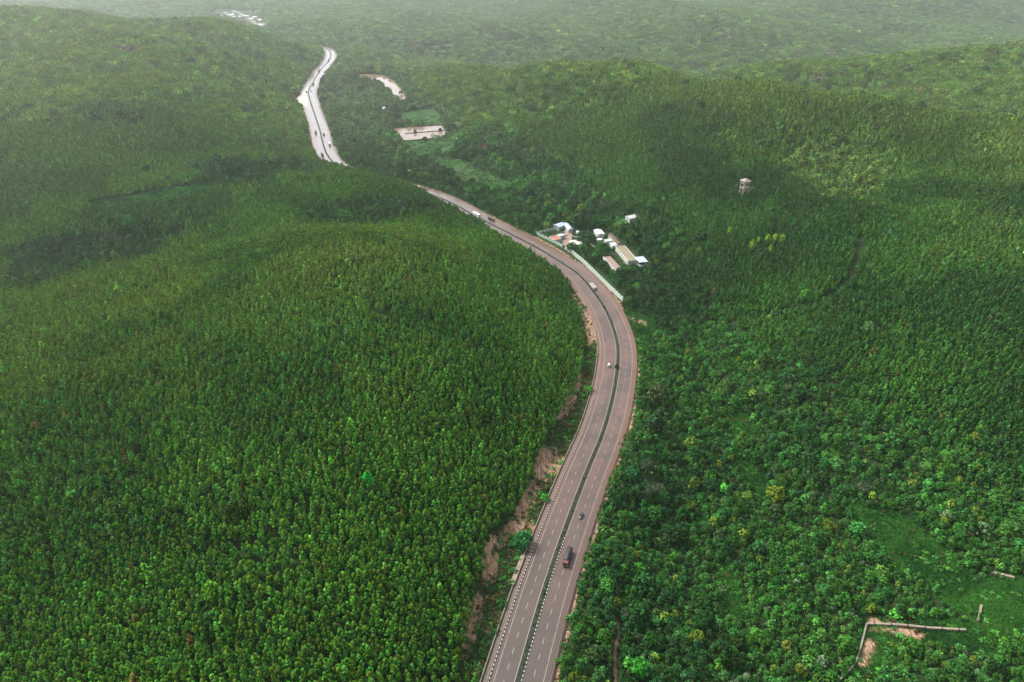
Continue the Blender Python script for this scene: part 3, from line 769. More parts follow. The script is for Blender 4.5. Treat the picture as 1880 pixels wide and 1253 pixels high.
def tints(x, y, z, sd, g, plantation):
    n = len(x); right = sd > 0
    a = fbm(x / 60 + 5, y / 60 + 9, 4); b_ = fbm(x / 11 + 70, y / 11, 2)
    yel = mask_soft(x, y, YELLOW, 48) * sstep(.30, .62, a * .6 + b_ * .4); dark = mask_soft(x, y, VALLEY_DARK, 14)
    hi = sstep(45, 90, z + (a - .5) * 40)                       # olive hilltop growth, its colour also lifted in place of brighter light
    if plantation:
        t = lerp3((0.023, 0.092, 0.013), (0.041, 0.142, 0.016), sstep(.35, .65, a))
        t = np.where(right[:, None], lerp3((0.016, 0.060, 0.013), (0.030, 0.100, 0.016), sstep(.35, .65, a)), t)
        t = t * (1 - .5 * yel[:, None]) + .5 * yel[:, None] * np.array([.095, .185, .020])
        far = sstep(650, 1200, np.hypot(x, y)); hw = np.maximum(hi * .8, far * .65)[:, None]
        t = t * (1 - hw) + hw * np.array([.110, .180, .036])  # distant crowns lightened too, making up for thin haze in the leaf colour
        fl = np.clip(.38 + .65 * (a - .38) + .55 * yel + .3 * hi + g.normal(0, .25, n), 0, .95)
        fl = np.where(right, fl * .45, fl); t = np.where((right & (yel > .3))[:, None], t * .6 + .4 * np.array([.085, .175, .034]), t)
        br = g.random(n) < (.006 + .02 * yel); t[br] = np.array([.10, .075, .024]) * g.uniform(.6, 1.0, br.sum())[:, None]
    else:
        t = lerp3((0.014, 0.048, 0.013), (0.027, 0.088, 0.016), sstep(.3, .68, a * .6 + b_ * .4))
        lite = g.random(n) < .06; t[lite] = np.array([.040, .150, .024]) * g.uniform(.7, 1.15, lite.sum())[:, None]
        yl = g.random(n) < .035; t[yl] = np.array([.085, .140, .020]) * g.uniform(.6, 1.1, yl.sum())[:, None]
        gr = g.random(n) < .02; t[gr] = np.array([.055, .095, .040]) * g.uniform(.7, 1.0, gr.sum())[:, None]
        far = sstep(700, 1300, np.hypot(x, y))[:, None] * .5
        t = t * (1 - far) + far * np.array([.118, .162, .074])  # paler, greyer with distance: haze whiteness painted into the foliage
        gv = (mask_soft(x, y, YELLOW[2:3], 25) * g.uniform(.3, 1.0, n) * .95)[:, None]; t = t * (1 - gv) + gv * np.array([.120, .195, .042])
        fl = np.clip(g.normal(.08, .15, n), 0, .6)
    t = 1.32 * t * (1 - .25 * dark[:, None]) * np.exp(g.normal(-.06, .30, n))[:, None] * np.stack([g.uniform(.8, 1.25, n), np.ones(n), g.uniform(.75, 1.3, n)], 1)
    return t, fl

NEAR = 980.0
x, y, z, px, py, dep, g = jgrid(-900, 900, 90, 1000, 2.2, 21, .42)
sd, ss = road_sd(x, y); dist = np.hypot(x, y)
ok = (dist < NEAR + g.uniform(-40, 0, len(x))) & ~blocked(x, y, sd)
x, y, z, px, py, dep, sd = (v[ok] for v in (x, y, z, px, py, dep, sd))
isp = g.random(len(x)) < kinds(x, y, z, sd)
# plantation
k = np.where(isp)[0]; PX = dict(x=x[k], y=y[k], z=z[k], px=px[k], py=py[k], dep=dep[k])
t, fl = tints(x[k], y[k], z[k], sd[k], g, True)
s = .73 * np.exp(g.normal(-.02, .13, len(k))) * (.88 + .24 * fbm(x[k] / 35, y[k] / 35, 2)); w = s * g.uniform(.88, 1.22, len(k))
hs = 1.12 + .36 * ((x[k] > -260) & (y[k] > 640) & (y[k] < 850) & (sd[k] < 0) & (sd[k] > -60))
PX.update(t=t, fl=fl, sc=np.stack([w, w, s * hs], 1))
# mixed woodland: dense small crowns, with large ones among them
k = np.where(~isp)[0]
keep = g.random(len(k)) < np.where(sd[k] > 0, .80, .58); k = k[keep]
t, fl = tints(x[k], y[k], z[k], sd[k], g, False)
s = np.exp(g.normal(-.74, .34, len(k))) * (.75 + .5 * fbm(x[k] / 28 + 3, y[k] / 28, 3))
MX = dict(x=x[k], y=y[k], z=z[k], px=px[k], py=py[k], dep=dep[k], t=t, fl=fl, sc=np.stack([s, s, s * g.uniform(.8, 1.3, len(k))], 1))
print('plantation', len(PX['x']), 'mixed', len(MX['x']))
x, y, z, px, py, dep, g = jgrid(-900, 900, 90, 1500, 11.0, 22, .48)
sd, ss = road_sd(x, y)
ok = ~blocked(x, y, sd, True, 3.0) & (g.random(len(x)) > kinds(x, y, z, sd)) & (g.random(len(x)) < .50 + .45 * (y > 560))
x, y, z, px, py, dep, sd = (v[ok] for v in (x, y, z, px, py, dep, sd))
t, fl = tints(x, y, z, sd, g, False); t = np.minimum(t * .85, np.array([.10, .165, .04])); s = np.exp(g.normal(-.28, .24, len(x))) * np.where(y > 560, 1.1, .80)
BX = dict(x=x, y=y, z=z, px=px, py=py, dep=dep, t=t, fl=fl * .5, sc=np.stack([s, s, s * g.uniform(.8, 1.15, len(x))], 1))
# bushes on the verges, the cut bank and between the trees of the valley
x, y, z, px, py, dep, g = jgrid(-500, 800, 90, 1120, 1.7, 23, .5)
sd, ss = road_sd(x, y)
cut = in_poly(x, y, CUT); verge = (sd > 13.5) & (sd < 30); soil = mask_soft(x, y, SOIL, 1.5)
clear = np.zeros(x.shape, bool)
for p in CLEAR: clear |= poly_dist(x, y, p) < 2
nz = fbm(x / 9, y / 9, 3)
pr = np.where(cut, np.where(soil > .5, .20, .55 * sstep(.30, .55, nz) + .12), np.where(verge, np.where((y > WALL_Y0) & (y < WALL_Y1), .06, .70) * sstep(.25, .5, nz), np.where(clear, np.where(y > 760, .5, .30) * sstep(.36, .6, nz), np.where(sd > 0, .10, 0))))
pr = np.where(in_poly(x, y, COMPOUND), .50 * sstep(.35, .55, nz), pr)
ok = (g.random(len(x)) < pr) & ~blocked(x, y, sd, False)
x, y, z, px, py, dep, sd, cut = (v[ok] for v in (x, y, z, px, py, dep, sd, cut))
t, fl = tints(x, y, z, sd, g, False)
dry = g.random(len(x)) < np.where(cut, .30, .10); t[dry] = np.array([.070, .062, .022]) * g.uniform(.5, 1.1, dry.sum())[:, None]
s = np.exp(g.normal(-.15, .35, len(x)))
UX = dict(x=x, y=y, z=z - .1, t=t, fl=fl * .5, sc=np.stack([s, s, s * g.uniform(.7, 1.2, len(x))], 1))
# far woods: stands
def far_layer(step, d0, d1, seed, sc0):
    x, y, z, px, py, dep, g = jgrid(-d1 * .95, d1 * .95, max(300, d0 * .6), d1, step, seed, .42)
    sd, ss = road_sd(x, y); dist = np.hypot(x, y)
    blk = blocked(x, y, sd, True, 5.0)
    for p in VILLAGE: blk |= poly_dist(x, y, p) < 4
    ok = (dist >= d0) & (dist < d1) & ~blk
    x, y, z, px, py, dep, sd, dist = (v[ok] for v in (x, y, z, px, py, dep, sd, dist))
    isp = g.random(len(x)) < np.where((sd > 0) & (dist > 1500), .55, kinds(x, y, z, sd))
    res = []
    for pl in (True, False):
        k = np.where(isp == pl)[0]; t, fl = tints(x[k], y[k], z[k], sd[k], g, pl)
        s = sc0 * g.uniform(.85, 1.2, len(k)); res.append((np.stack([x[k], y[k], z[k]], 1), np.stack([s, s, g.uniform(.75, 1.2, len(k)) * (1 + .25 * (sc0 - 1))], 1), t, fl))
    return res
VILLAGE = [np.array([at_z(*p, 2)[:2] for p in q]) for q in [[(385,28),(400,18),(470,20),(500,60),(470,52),(430,36)]]]
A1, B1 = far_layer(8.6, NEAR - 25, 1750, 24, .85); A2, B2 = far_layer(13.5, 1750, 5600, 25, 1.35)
cat4 = lambda a, b_: [np.concatenate([p, q]) for p, q in zip(a, b_)]
A, B = cat4(A1, A2), cat4(B1, B2)
print('stands', len(A[0]), len(B[0]), 'bushes', len(UX['x']), 'big', len(BX['x']))

# the trees that show largest in the photograph stand as individuals, the rest of each kind as one mass
def individuals(D, shapes, name, trunk, cat, label_of, group, n, size):
    inside = (D['px'] > 3) & (D['px'] < 1877) & (D['py'] > 6) & (D['py'] < 1250)
    app = np.where(inside, D['sc'][:, 0] * size / D['dep'], 0)
    order = np.argsort(-app)[:n]; mask = np.ones(len(D['x']), bool); mask[order] = False
    for q in order:
        e = empty(name, (D['x'][q], D['y'][q], D['z'][q]), rng.uniform(0, 6.28), label_of(q), cat, group)
        c = bpy.data.objects.new('crown', shapes[int(rng.integers(len(shapes)))]); COL.objects.link(c); c.parent = e; c.scale = tuple(map(float, D['sc'][q]))
        c['tint'] = [float(v) for v in D['t'][q]]; c['flower'] = float(D['fl'][q])
        tr = bpy.data.objects.new('trunk', trunk); COL.objects.link(tr); tr.parent = e; tr.scale = tuple(map(float, D['sc'][q]))
    return mask
T_PL, T_BR, T_BIG = trunk_mesh('trunk', 6.5, .16), trunk_mesh('trunk', 3.2, .14), trunk_mesh('trunk', 5.5, .32)
mk = individuals(PX, PL, 'plantation_tree', T_PL, 'tree', lambda q: 'slim plantation tree, among the largest showing in the wood left of the highway', 'slim plantation trees nearest the bottom left', 300, 3.2)
scatter('plantation_wood', np.stack([PX['x'], PX['y'], PX['z']], 1)[mk], C_PL, len(PL), PX['sc'][mk], PX['t'][mk], PX['fl'][mk])
mk = individuals(BX, BIG, 'spreading_tree', T_BIG, 'tree', lambda q: 'large round-crowned tree standing out of the mixed woodland', 'large round-crowned trees of the valley woodland', 300, 9.0)
scatter('spreading_tree_wood', np.stack([BX['x'], BX['y'], BX['z']], 1)[mk], C_BIG, len(BIG), BX['sc'][mk], BX['t'][mk], BX['fl'][mk])
mk = individuals(MX, BR, 'small_tree', T_BR, 'tree', lambda q: 'small bushy tree, among the largest small crowns of the mixed woodland', 'small bushy trees of the valley woodland', 300, 4.8)
scatter('mixed_woodland', np.stack([MX['x'], MX['y'], MX['z']], 1)[mk], C_BR, len(BR), MX['sc'][mk], MX['t'][mk], MX['fl'][mk])
scatter('undergrowth', np.stack([UX['x'], UX['y'], UX['z']], 1), C_BU, len(BU), UX['sc'], UX['t'], UX['fl'])
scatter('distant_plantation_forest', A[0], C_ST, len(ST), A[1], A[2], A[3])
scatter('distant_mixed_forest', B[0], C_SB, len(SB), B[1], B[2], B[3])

# ================================================================== things
M_WHITE = paint('white_limewash', (0.459, 0.471, 0.434), 0.8, 0.2, var=.07, scale=.5, dirt=((0.22, 0.20, 0.15), .55))
M_MINT = paint('pale_green_limewash', (0.384, 0.459, 0.384), 0.8, 0.2, var=.07, scale=.5, dirt=((0.17, 0.19, 0.13), .6))
M_BLUE = paint('pale_blue_sheet_metal', (0.350, 0.434, 0.560), 0.4, 0.5, .2, var=.10, scale=.6, dirt=((0.36, 0.38, 0.40), .4))
M_PALE = paint('pale_roof_sheet', (0.462, 0.503, 0.517), 0.45, 0.4, var=.08, scale=.5, dirt=((0.42, 0.42, 0.40), .5))
M_MOSS = paint('mossy_flat_roof', (0.220, 0.187, 0.132), 0.95, 0.1, var=.3, scale=.25, dirt=((0.13, 0.16, 0.04), .9))
M_PINK = paint('bare_pinkish_concrete', (0.228, 0.162, 0.132), 0.9, 0.2, var=.2, scale=.4, dirt=((0.20, 0.14, 0.11), .6))
M_TILE = paint('weathered_brown_tile', (0.112, 0.070, 0.045), 0.85, 0.2, var=.35, scale=.8, dirt=((0.08, 0.06, 0.045), .6))
M_RED = paint('faded_red_paint', (0.322, 0.112, 0.063), 0.7, 0.2, var=.15, scale=.8)
M_DARKGAP = paint('dark_opening', (0.018, 0.020, 0.020), 0.5, 0.4)
M_WOOD = paint('brown_paint', (0.14, 0.075, 0.045), 0.7, 0.3)
M_STONE = paint('pale_stone_masonry', (0.242, 0.198, 0.154), 0.9, 0.1, var=.35, scale=1.1, dirt=((0.07, 0.055, 0.035), .8))
M_ROCK = paint('bare_rock', (0.130, 0.095, 0.080), 0.9, 0.15, var=.4, scale=.15, dirt=((0.10, 0.085, 0.07), .9))
M_TYRE = paint('tyre', (0.014, 0.014, 0.014), 0.9, 0.1); M_GLASS = paint('vehicle_glass', (0.016, 0.020, 0.024), 0.08, 0.6, var=.02)
M_BLACKT = paint('black_tarpaulin', (0.018, 0.020, 0.022), 0.5, 0.4, var=.3, scale=.9); M_CHAS = paint('chassis', (0.03, 0.03, 0.03), 0.7, 0.3)
M_CABR = paint('rust_red_cab', (0.120, 0.037, 0.022), 0.4, 0.5, var=.12); M_CABW = paint('white_cab', (0.420, 0.408, 0.378), 0.4, 0.5, var=.06, dirt=((0.3, 0.24, 0.18), .5)); M_CABO = paint('tan_cab', (0.180, 0.120, 0.075), 0.45, 0.5)
M_CARD = paint('dark_car_paint', (0.030, 0.032, 0.040), 0.25, 0.5, var=.05); M_CARW = paint('white_car_paint', (0.562, 0.562, 0.547), 0.3, 0.5, var=.04); M_CARS = paint('silver_car_paint', (0.42, 0.43, 0.45), 0.3, 0.5, .3, var=.05)
M_LAMP = paint('lamp_glass', (0.75, 0.72, 0.62), 0.15, 0.6, var=.03); M_TAILL = paint('tail_lamp', (0.40, 0.02, 0.015), 0.2, 0.5); M_GREYL = paint('grey_load_cover', (0.294, 0.294, 0.280), 0.7, 0.2, var=.25, scale=.6)
M_SKIN = paint('skin', (0.22, 0.12, 0.08), 0.6, 0.3, var=.03); M_SHIRT = paint('dark_shirt', (0.04, 0.045, 0.06), 0.8, 0.1)

def pwz(px, py, dz):
    """terrain point whose spot dz metres above it shows at the photo pixel"""
    d = ray(px, py); t = np.arange(120, 5200, 1.0); P = d[None] * t[:, None]; P[:, 2] += CAM_H
    b_ = P[:, 2] < H(P[:, 0], P[:, 1]) + dz
    p = P[int(b_.argmax())].copy(); p[2] = float(H(p[0], p[1])); return p

# ------------------------------------------------------------------ vehicles (x across, y ahead, z up)
def on_road(px, py, towards, hz_=1.2):
    s, off = road_at(px, py, hz_); k = int(s / 3.0); d = -RT[k] if towards else RT[k]
    return (*rp(np.array([s]), np.array([off]), np.array([.04]))[0],), math.atan2(-d[0], d[1])
_wm = {}
def wheels(root, spots, r, w):
    key = (r, w)
    if key not in _wm: _wm[key] = (MB().wheel(0, 0, 0, r, w).mesh('wheel', M_TYRE), MB().wheel(0, 0, 0, r * .55, w + .03).mesh('rim', M_CARS))
    for x, y in spots:
        o = bpy.data.objects.new('wheel', _wm[key][0]); COL.objects.link(o); o.parent = root; o.location = (x, y, r)
        q = bpy.data.objects.new('rim', _wm[key][1]); COL.objects.link(q); q.parent = o
def truck(px, py, towards, label, L_=9.5, cab=M_CABR, cargo='tarp', cmat=M_BLACKT, group=None):
    loc, rz = on_road(px, py, towards, 1.6); t = empty('truck', loc, rz, label, 'truck', group)
    h = L_ / 2; cl = 1.9
    mb = MB(); mb.box(-.45, .45, -h + .1, h - .2, .62, .92); mb.box(-1.15, 1.15, h - .35, h - .02, .45, .85); mb.build('chassis', M_CHAS, t)
    ring = lambda y, w, z0, z1: [(-w, y, z0), (w, y, z0), (w, y, z1), (-w, y, z1)]
    mb = MB(); mb.loft([ring(h - cl, 1.2, .8, 2.95), ring(h - .55, 1.2, .8, 2.95), ring(h - .22, 1.18, .8, 2.75), ring(h - .05, 1.15, .8, 1.9)], smooth=False); c = mb.build('cab', cab, t, .05)
    mb = MB(); mb.face([(-1.02, h - .03, 1.95), (1.02, h - .03, 1.95), (1.02, h - .19, 2.66), (-1.02, h - .19, 2.66)]); mb.build('windscreen', M_GLASS, c)
    for s in (-1, 1):
        MB().box(s * 1.19, s * 1.22, h - 1.2, h - .5, 1.8, 2.5).build('side_window', M_GLASS, c)
        MB().box(s * .95 - .17, s * .95 + .17, h - .06, h - .01, 1.0, 1.25).build('headlight', M_LAMP, c)
        MB().box(s * 1.32 - .05, s * 1.32 + .05, h - .5, h - .4, 1.9, 2.4).build('mirror', M_CHAS, c)
    y0, y1 = -h, h - cl - .2
    mb = MB(); mb.box(-1.25, 1.25, y0, y1, .95, 1.12)
    if cargo != 'tank':
        for s in (-1, 1): mb.box(s * 1.22 - .04, s * 1.22 + .04, y0, y1, 1.12, 2.5)
        mb.box(-1.18, 1.18, y0, y0 + .08, 1.12, 2.5); mb.box(-1.18, 1.18, y1 - .08, y1, 1.12, 2.9)
        for k in range(6):
            yy = y0 + .3 + (y1 - y0 - .6) * k / 5
            for s in (-1, 1): mb.box(s * 1.285 - .03, s * 1.285 + .03, yy - .06, yy + .06, 1.0, 2.55)
    mb.build('cargo_bed', cab if cargo == 'open' else M_CHAS, t)
    if cargo == 'tarp':
        g = np.random.default_rng(int(px)); n = 9; rings = []
        for k in range(n):
            f = k / (n - 1); y = y0 + .1 + (y1 - y0 - .25) * f; top = 3.0 + .35 * math.sin(f * 3.1) + g.uniform(-.12, .12) + (.45 if f < .12 else 0)
            rings.append([(-1.24, y, 2.2), (1.24, y, 2.2), (1.22, y, 2.62), (.7, y, top - .12 + g.uniform(-.1, .1)), (0, y, top), (-.7, y, top - .1 + g.uniform(-.1, .1)), (-1.22, y, 2.62)])
        MB().loft(rings).build('tarpaulin', cmat, t)
    elif cargo == 'box':
        MB().box(-1.2, 1.2, y0 + .05, y1 - .1, 1.13, 3.4).build('box_body', cmat, t, .06)
    elif cargo == 'open':
        for k, (a, b_) in enumerate(((.02, .30), (.33, .60), (.64, .97))):
            MB().box(-1.12, 1.12, y0 + .1 + (y1 - y0 - .2) * a, y0 + .1 + (y1 - y0 - .2) * b_, 1.14, 2.75 + .12 * k).build('covered_load', cmat, t, .2)
    for s in (-1, 1): MB().box(s * .95 - .12, s * .95 + .12, y0 - .04, y0 + .01, .75, .93).build('tail_light', M_TAILL, t)
    wheels(t, [(s * 1.02, h - 1.15) for s in (-1, 1)] + [(s * .98, -h + q) for s in (-1, 1) for q in (1.3, 2.5)], .5, .42)
    return t
def car(px, py, towards, label, mat, van=False, group=None, L_=4.2):
    loc, rz = on_road(px, py, towards, .8); t = empty('van' if van else 'car', loc, rz, label, 'van' if van else 'car', group); h = L_ / 2
    def ring(y, w, z0, z1, c=.12): return [(-w, y, z0), (w, y, z0), (w + .02, y, (z0 + z1) / 2), (w - c, y, z1), (-w + c, y, z1), (-w - .02, y, (z0 + z1) / 2)]
    top = 1.0 if not van else 1.15
    MB().loft([ring(-h, .74, .35, top - .12), ring(-h + .2, .82, .24, top), ring(-.9, .86, .22, top), ring(.75, .86, .22, top), ring(h - .5, .83, .24, top - .18), ring(h - .02, .70, .34, top - .36)]).build('body', mat, t)
    zt = 1.50 if not van else 1.88; f0, f1 = (-h + .75, .85) if not van else (-h + .10, h - .75)
    def cab(y, w, z): return [(-w, y, z), (w, y, z)]
    a, b_ = f0, f1; sl = .55 if not van else .28
    mb = MB(); mb.prism([(-.80, a), (.80, a), (.80, b_), (-.80, b_)], top - .03, zt - .10, [(-.64, a + sl * .7), (.64, a + sl * .7), (.64, b_ - sl), (-.64, b_ - sl)]); g = mb.build('glasshouse', M_GLASS, t)
    MB().prism([(-.66, a + sl * .66), (.66, a + sl * .66), (.66, b_ - sl * .95), (-.66, b_ - sl * .95)], zt - .10, zt, [(-.58, a + sl * .9), (.58, a + sl * .9), (.58, b_ - sl * 1.25), (-.58, b_ - sl * 1.25)]).build('roof', mat, t)
    for s in (-1, 1):
        MB().box(s * .55 - .13, s * .55 + .13, h - .12, h - .03, .52, .66).build('headlight', M_LAMP, t)
        MB().box(s * .60 - .11, s * .60 + .11, -h - .01, -h + .1, .62, .84).build('tail_light', M_TAILL, t)
        for y in (a + sl * .6, (a + b_) / 2): MB().prism([(s * .80 - .03, y - .04), (s * .80 + .03, y - .04), (s * .80 + .03, y + .04), (s * .80 - .03, y + .04)], top - .02, zt - .1, [(s * .65 - .03, y - .04), (s * .65 + .03, y - .04), (s * .65 + .03, y + .04), (s * .65 - .03, y + .04)]).build('pillar', mat, t)
    wheels(t, [(s * .76, y) for s in (-1, 1) for y in (-h + .82, h - .82)], .31, .2)
    return t
def bus(px, py, towards, label):
    loc, rz = on_road(px, py, towards, 1.9); t = empty('bus', loc, rz, label, 'bus'); h = 5.8
    R8 = lambda y, w, z0, z1: [(-w, y, z0), (w, y, z0), (w, y, z1 - .3), (w - .25, y, z1), (-w + .25, y, z1), (-w, y, z1 - .3)]
    bd = MB().loft([R8(-h, 1.2, .5, 3.15), R8(-h + .15, 1.27, .4, 3.3), R8(h - .4, 1.27, .4, 3.3), R8(h, 1.18, .5, 3.0)], smooth=False).build('body', M_CARW, t)
    MB().face([(-1.05, h + .012, 1.35), (1.05, h + .012, 1.35), (1.05, h + .012, 2.6), (-1.05, h + .012, 2.6)]).build('windscreen', M_GLASS, t)
    MB().face([(1.0, -h - .012, 1.7), (-1.0, -h - .012, 1.7), (-1.0, -h - .012, 2.6), (1.0, -h - .012, 2.6)]).build('rear_window', M_GLASS, t)
    for s in (-1, 1):
        for k in range(7): MB().box(s * 1.265, s * 1.285, -h + .5 + k * 1.45, -h + 1.75 + k * 1.45, 1.6, 2.55).build('side_window', M_GLASS, t)
        MB().box(s * .85 - .18, s * .85 + .18, h - .01, h + .03, .75, 1.0).build('headlight', M_LAMP, t)
    MB().box(-.7, .7, -2.2, 1.4, 3.29, 3.52).build('roof_rack', M_CARW, t, .05)
    wheels(t, [(s * 1.08, y) for s in (-1, 1) for y in (-h + 2.6, h - 2.2)], .5, .32)
def rider_and_bike(px, py, towards, blabel, plabel):
    loc, rz = on_road(px, py, towards, .7); t = empty('motorcycle', loc, rz, blabel, 'motorcycle')
    MB().tube([(0, -.35, .72), (0, .1, .78), (0, .45, .88)], [.13, .19, .1], 8).build('tank', M_CARD, t); MB().box(-.13, .13, -.75, .05, .76, .86).build('saddle', M_TYRE, t, .03)
    mb = MB(); mb.box(-.14, .14, -.2, .3, .28, .62); mb.tube([(0, .45, .95), (0, .72, .32)], .045, 6); mb.tube([(0, -.2, .45), (0, -.68, .32)], .05, 6); mb.build('frame', M_CHAS, t)
    MB().tube([(-.36, .32, 1.05), (0, .44, 1.0), (.36, .32, 1.05)], .022, 6).build('handlebar', M_CHAS, t); MB().box(-.08, .08, .5, .6, .85, 1.0).build('headlight', M_LAMP, t)
    for y in (-.68, .72): MB().wheel(0, y, .31, .31, .1).build('wheel', M_TYRE, t)
    # the rider: one skin grown from the pelvis
    vs = [(0, -.25, .92), (0, -.18, 1.15), (0, -.12, 1.38), (0, -.08, 1.52), (0, -.05, 1.62), (0, -.03, 1.74)]; rr = [.15, .14, .16, .07, .10, .095]; es = [(0, 1), (1, 2), (2, 3), (3, 4), (4, 5)]
    for s in (-1, 1):
        b0 = len(vs); vs += [(s * .19, -.1, 1.40), (s * .27, .08, 1.18), (s * .33, .28, 1.08)]; rr += [.065, .05, .04]; es += [(2, b0), (b0, b0 + 1), (b0 + 1, b0 + 2)]
        b0 = len(vs); vs += [(s * .12, -.2, .90), (s * .22, .2, .82), (s * .2, .0, .42), (s * .2, .13, .36)]; rr += [.10, .075, .05, .04]; es += [(0, b0), (b0, b0 + 1), (b0 + 1, b0 + 2), (b0 + 2, b0 + 3)]
    me = bpy.data.meshes.new('person'); me.from_pydata(vs, es, []); p = bpy.data.objects.new('person', me); COL.objects.link(p); p.location = loc; p.rotation_euler = (0, 0, rz); me.materials.append(M_SHIRT)
    sk = p.modifiers.new('skin', 'SKIN'); sk.use_smooth_shade = True; p.modifiers.new('sub', 'SUBSURF').render_levels = 2
    for q, v in zip(me.skin_vertices[0].data, rr): q.radius = (v, v)
    me.skin_vertices[0].data[0].use_root = True; tag(p, plabel, 'person')
    hm = MB(); hm.loft([[(math.cos(a) * .125 * math.cos(e), -.04 + math.sin(a) * .14 * math.cos(e), 1.74 + .13 * math.sin(e)) for a in np.linspace(0, 6.283, 10, endpoint=False)] for e in np.linspace(-.5, 1.5, 6)]); hm.build('helmet', M_CHAS, p)
truck(1042, 1023, True, 'black tarpaulin-covered truck with a rust red cab, coming down the near stretch of highway', 10.5, M_CABR, 'tarp')
car(1067, 947, True, 'dark car following the black truck on the right carriageway', M_CARD)
car(1118, 671, False, 'small white van driving away through the big bend', M_CARW, True, L_=4.0)
rider_and_bike(1110, 623, False, 'dark motorcycle ahead of the white van in the bend', 'motorcycle rider in dark clothes ahead of the white van')
truck(1089, 526, True, 'truck with a pale sheeted load beside the long white compound wall', 10.0, M_CABW, 'open', M_GREYL)
bus(875, 394, True, 'white bus on the stretch before the compound')
truck(902, 402, True, 'black-loaded truck with a tan cab next to the white bus', 9.0, M_CABO, 'tarp')
truck(884, 407, False, 'dark lorry half behind the trees, passing the white bus', 8.5, M_CABO, 'tarp')
truck(591.5, 284, False, 'dark truck nearest the tree at the bottom of the far straight', 9.0, M_CHAS, 'tarp')
truck(605, 265, True, 'white-topped truck on the far straight, lower of the two on the right carriageway', 9.0, M_CABW, 'box', M_PALE)
truck(594, 245, True, 'grey-topped truck on the far straight beside a dark truck', 9.0, M_CABW, 'box', M_GREYL)
truck(579.5, 243, False, 'dark truck halfway up the far straight on the left carriageway', 9.0, M_CHAS, 'tarp')
car(564, 176, False, 'tiny dark car beside the pale gravel lay-by', M_CARD)
truck(562.5, 169, False, 'dark truck passing the upper end of the pale gravel lay-by', 8.5, M_CHAS, 'tarp')
car(571, 166.5, True, 'dark car by the median, opposite the gravel lay-by', M_CARD, True)
truck(575, 154.5, True, 'dark truck in the curve above the gravel lay-by', 8.5, M_CABR, 'tarp')
truck(585.5, 130, False, 'lone dark truck on the slanting stretch below the far bend', 8.5, M_CHAS, 'tarp')
truck(603.5, 110.5, True, 'dark truck just below the farthest bend of the highway', 8.5, M_CHAS, 'tarp')
car(607, 106, True, 'small dark car just behind the farthest truck', M_CARD)

# ------------------------------------------------------------------ walled compound beside the road
def K(a, b_, z=0.0): return at_z(940 + a / 6.267, 360 + b_ / 6.267, z)
def base(name, pts, label, cat, group=None):
    c = np.mean([p[:2] for p in pts], 0); return empty(name, (c[0], c[1], -.15), 0, label, cat, group), c
def rect(c4, z):
    """rectangle that best fits four photo corners at height z: centre, half axes"""
    P = [K(a, b_, z)[:2] for a, b_ in c4]; c = np.mean(P, 0); u = (P[1] + P[2] - P[0] - P[3]) / 4; v = (P[2] + P[3] - P[0] - P[1]) / 4
    if np.linalg.norm(u) > np.linalg.norm(v): e = u / np.linalg.norm(u); w_ = np.array([-e[1], e[0]]); return c, u, w_ * (v @ w_)
    e = v / np.linalg.norm(v); w_ = np.array([-e[1], e[0]]); return c, w_ * (u @ w_), v
def quad(c, u, v, k=1.0, e=0.0):
    a, b_ = np.linalg.norm(u), np.linalg.norm(v); u = u * (k + e / a); v = v * (k + e / b_)
    Q = [c - u - v, c + u - v, c + u + v, c - u + v]
    return Q if u[0] * v[1] - u[1] * v[0] > 0 else Q[::-1]
def openings(root, Q, c, z0, z1, w_, gap, name, mat, sides=(0, 1, 2, 3)):
    for k in sides:
        a, b_ = Q[k] - c, Q[(k + 1) % 4] - c; d = b_ - a; n_ = int(np.linalg.norm(d) // gap); e = d / np.linalg.norm(d); o_ = np.array([e[1], -e[0]])
        for q in range(n_):
            m_ = a + d * (q + .5) / n_; P = [m_ - e * w_ / 2 - o_ * .06, m_ + e * w_ / 2 - o_ * .06, m_ + e * w_ / 2 + o_ * .04, m_ - e * w_ / 2 + o_ * .04]
            f = MB().prism(P[::-1], z0, z1).build(name, mat, root)
def flat_building(name, c4, z, wall, roof, label, cat='building', parapet=True, win=True, sides=(0, 1, 2, 3)):
    c, u, v = rect(c4, z); root = empty(name, (c[0], c[1], 0), 0, label, cat); Q = quad(c, u, v); r = lambda q: [p - c for p in q]
    MB().prism(r(Q), -.8, z - .22).build('wall', wall, root)
    rf = MB().prism(r(quad(c, u, v, 1, .25)), z - .22, z).build('roof', roof, root)
    if parapet:
        o_, i_ = r(quad(c, u, v, 1, .18)), r(quad(c, u, v, 1, -.10)); mb = MB()
        for k in range(4): mb.prism([o_[k], o_[(k + 1) % 4], i_[(k + 1) % 4], i_[k]], z, z + .45)
        mb.build('parapet', wall, rf)
    if win:
        openings(root, Q, c, .9, 2.0, 1.1, 4.2, 'window', M_DARKGAP, sides); k = sides[0]
        a, b_ = Q[k] - c, Q[(k + 1) % 4] - c; e = (b_ - a) / np.linalg.norm(b_ - a); o_ = np.array([e[1], -e[0]]); m_ = a + (b_ - a) * .5
        if np.linalg.norm(b_ - a) > 6: MB().prism([m_ - e * .55 + o_ * .05, m_ - e * .55 - o_ * .06, m_ + e * .55 - o_ * .06, m_ + e * .55 + o_ * .05], -.1, 2.1).build('door', M_WOOD, root)
    return root
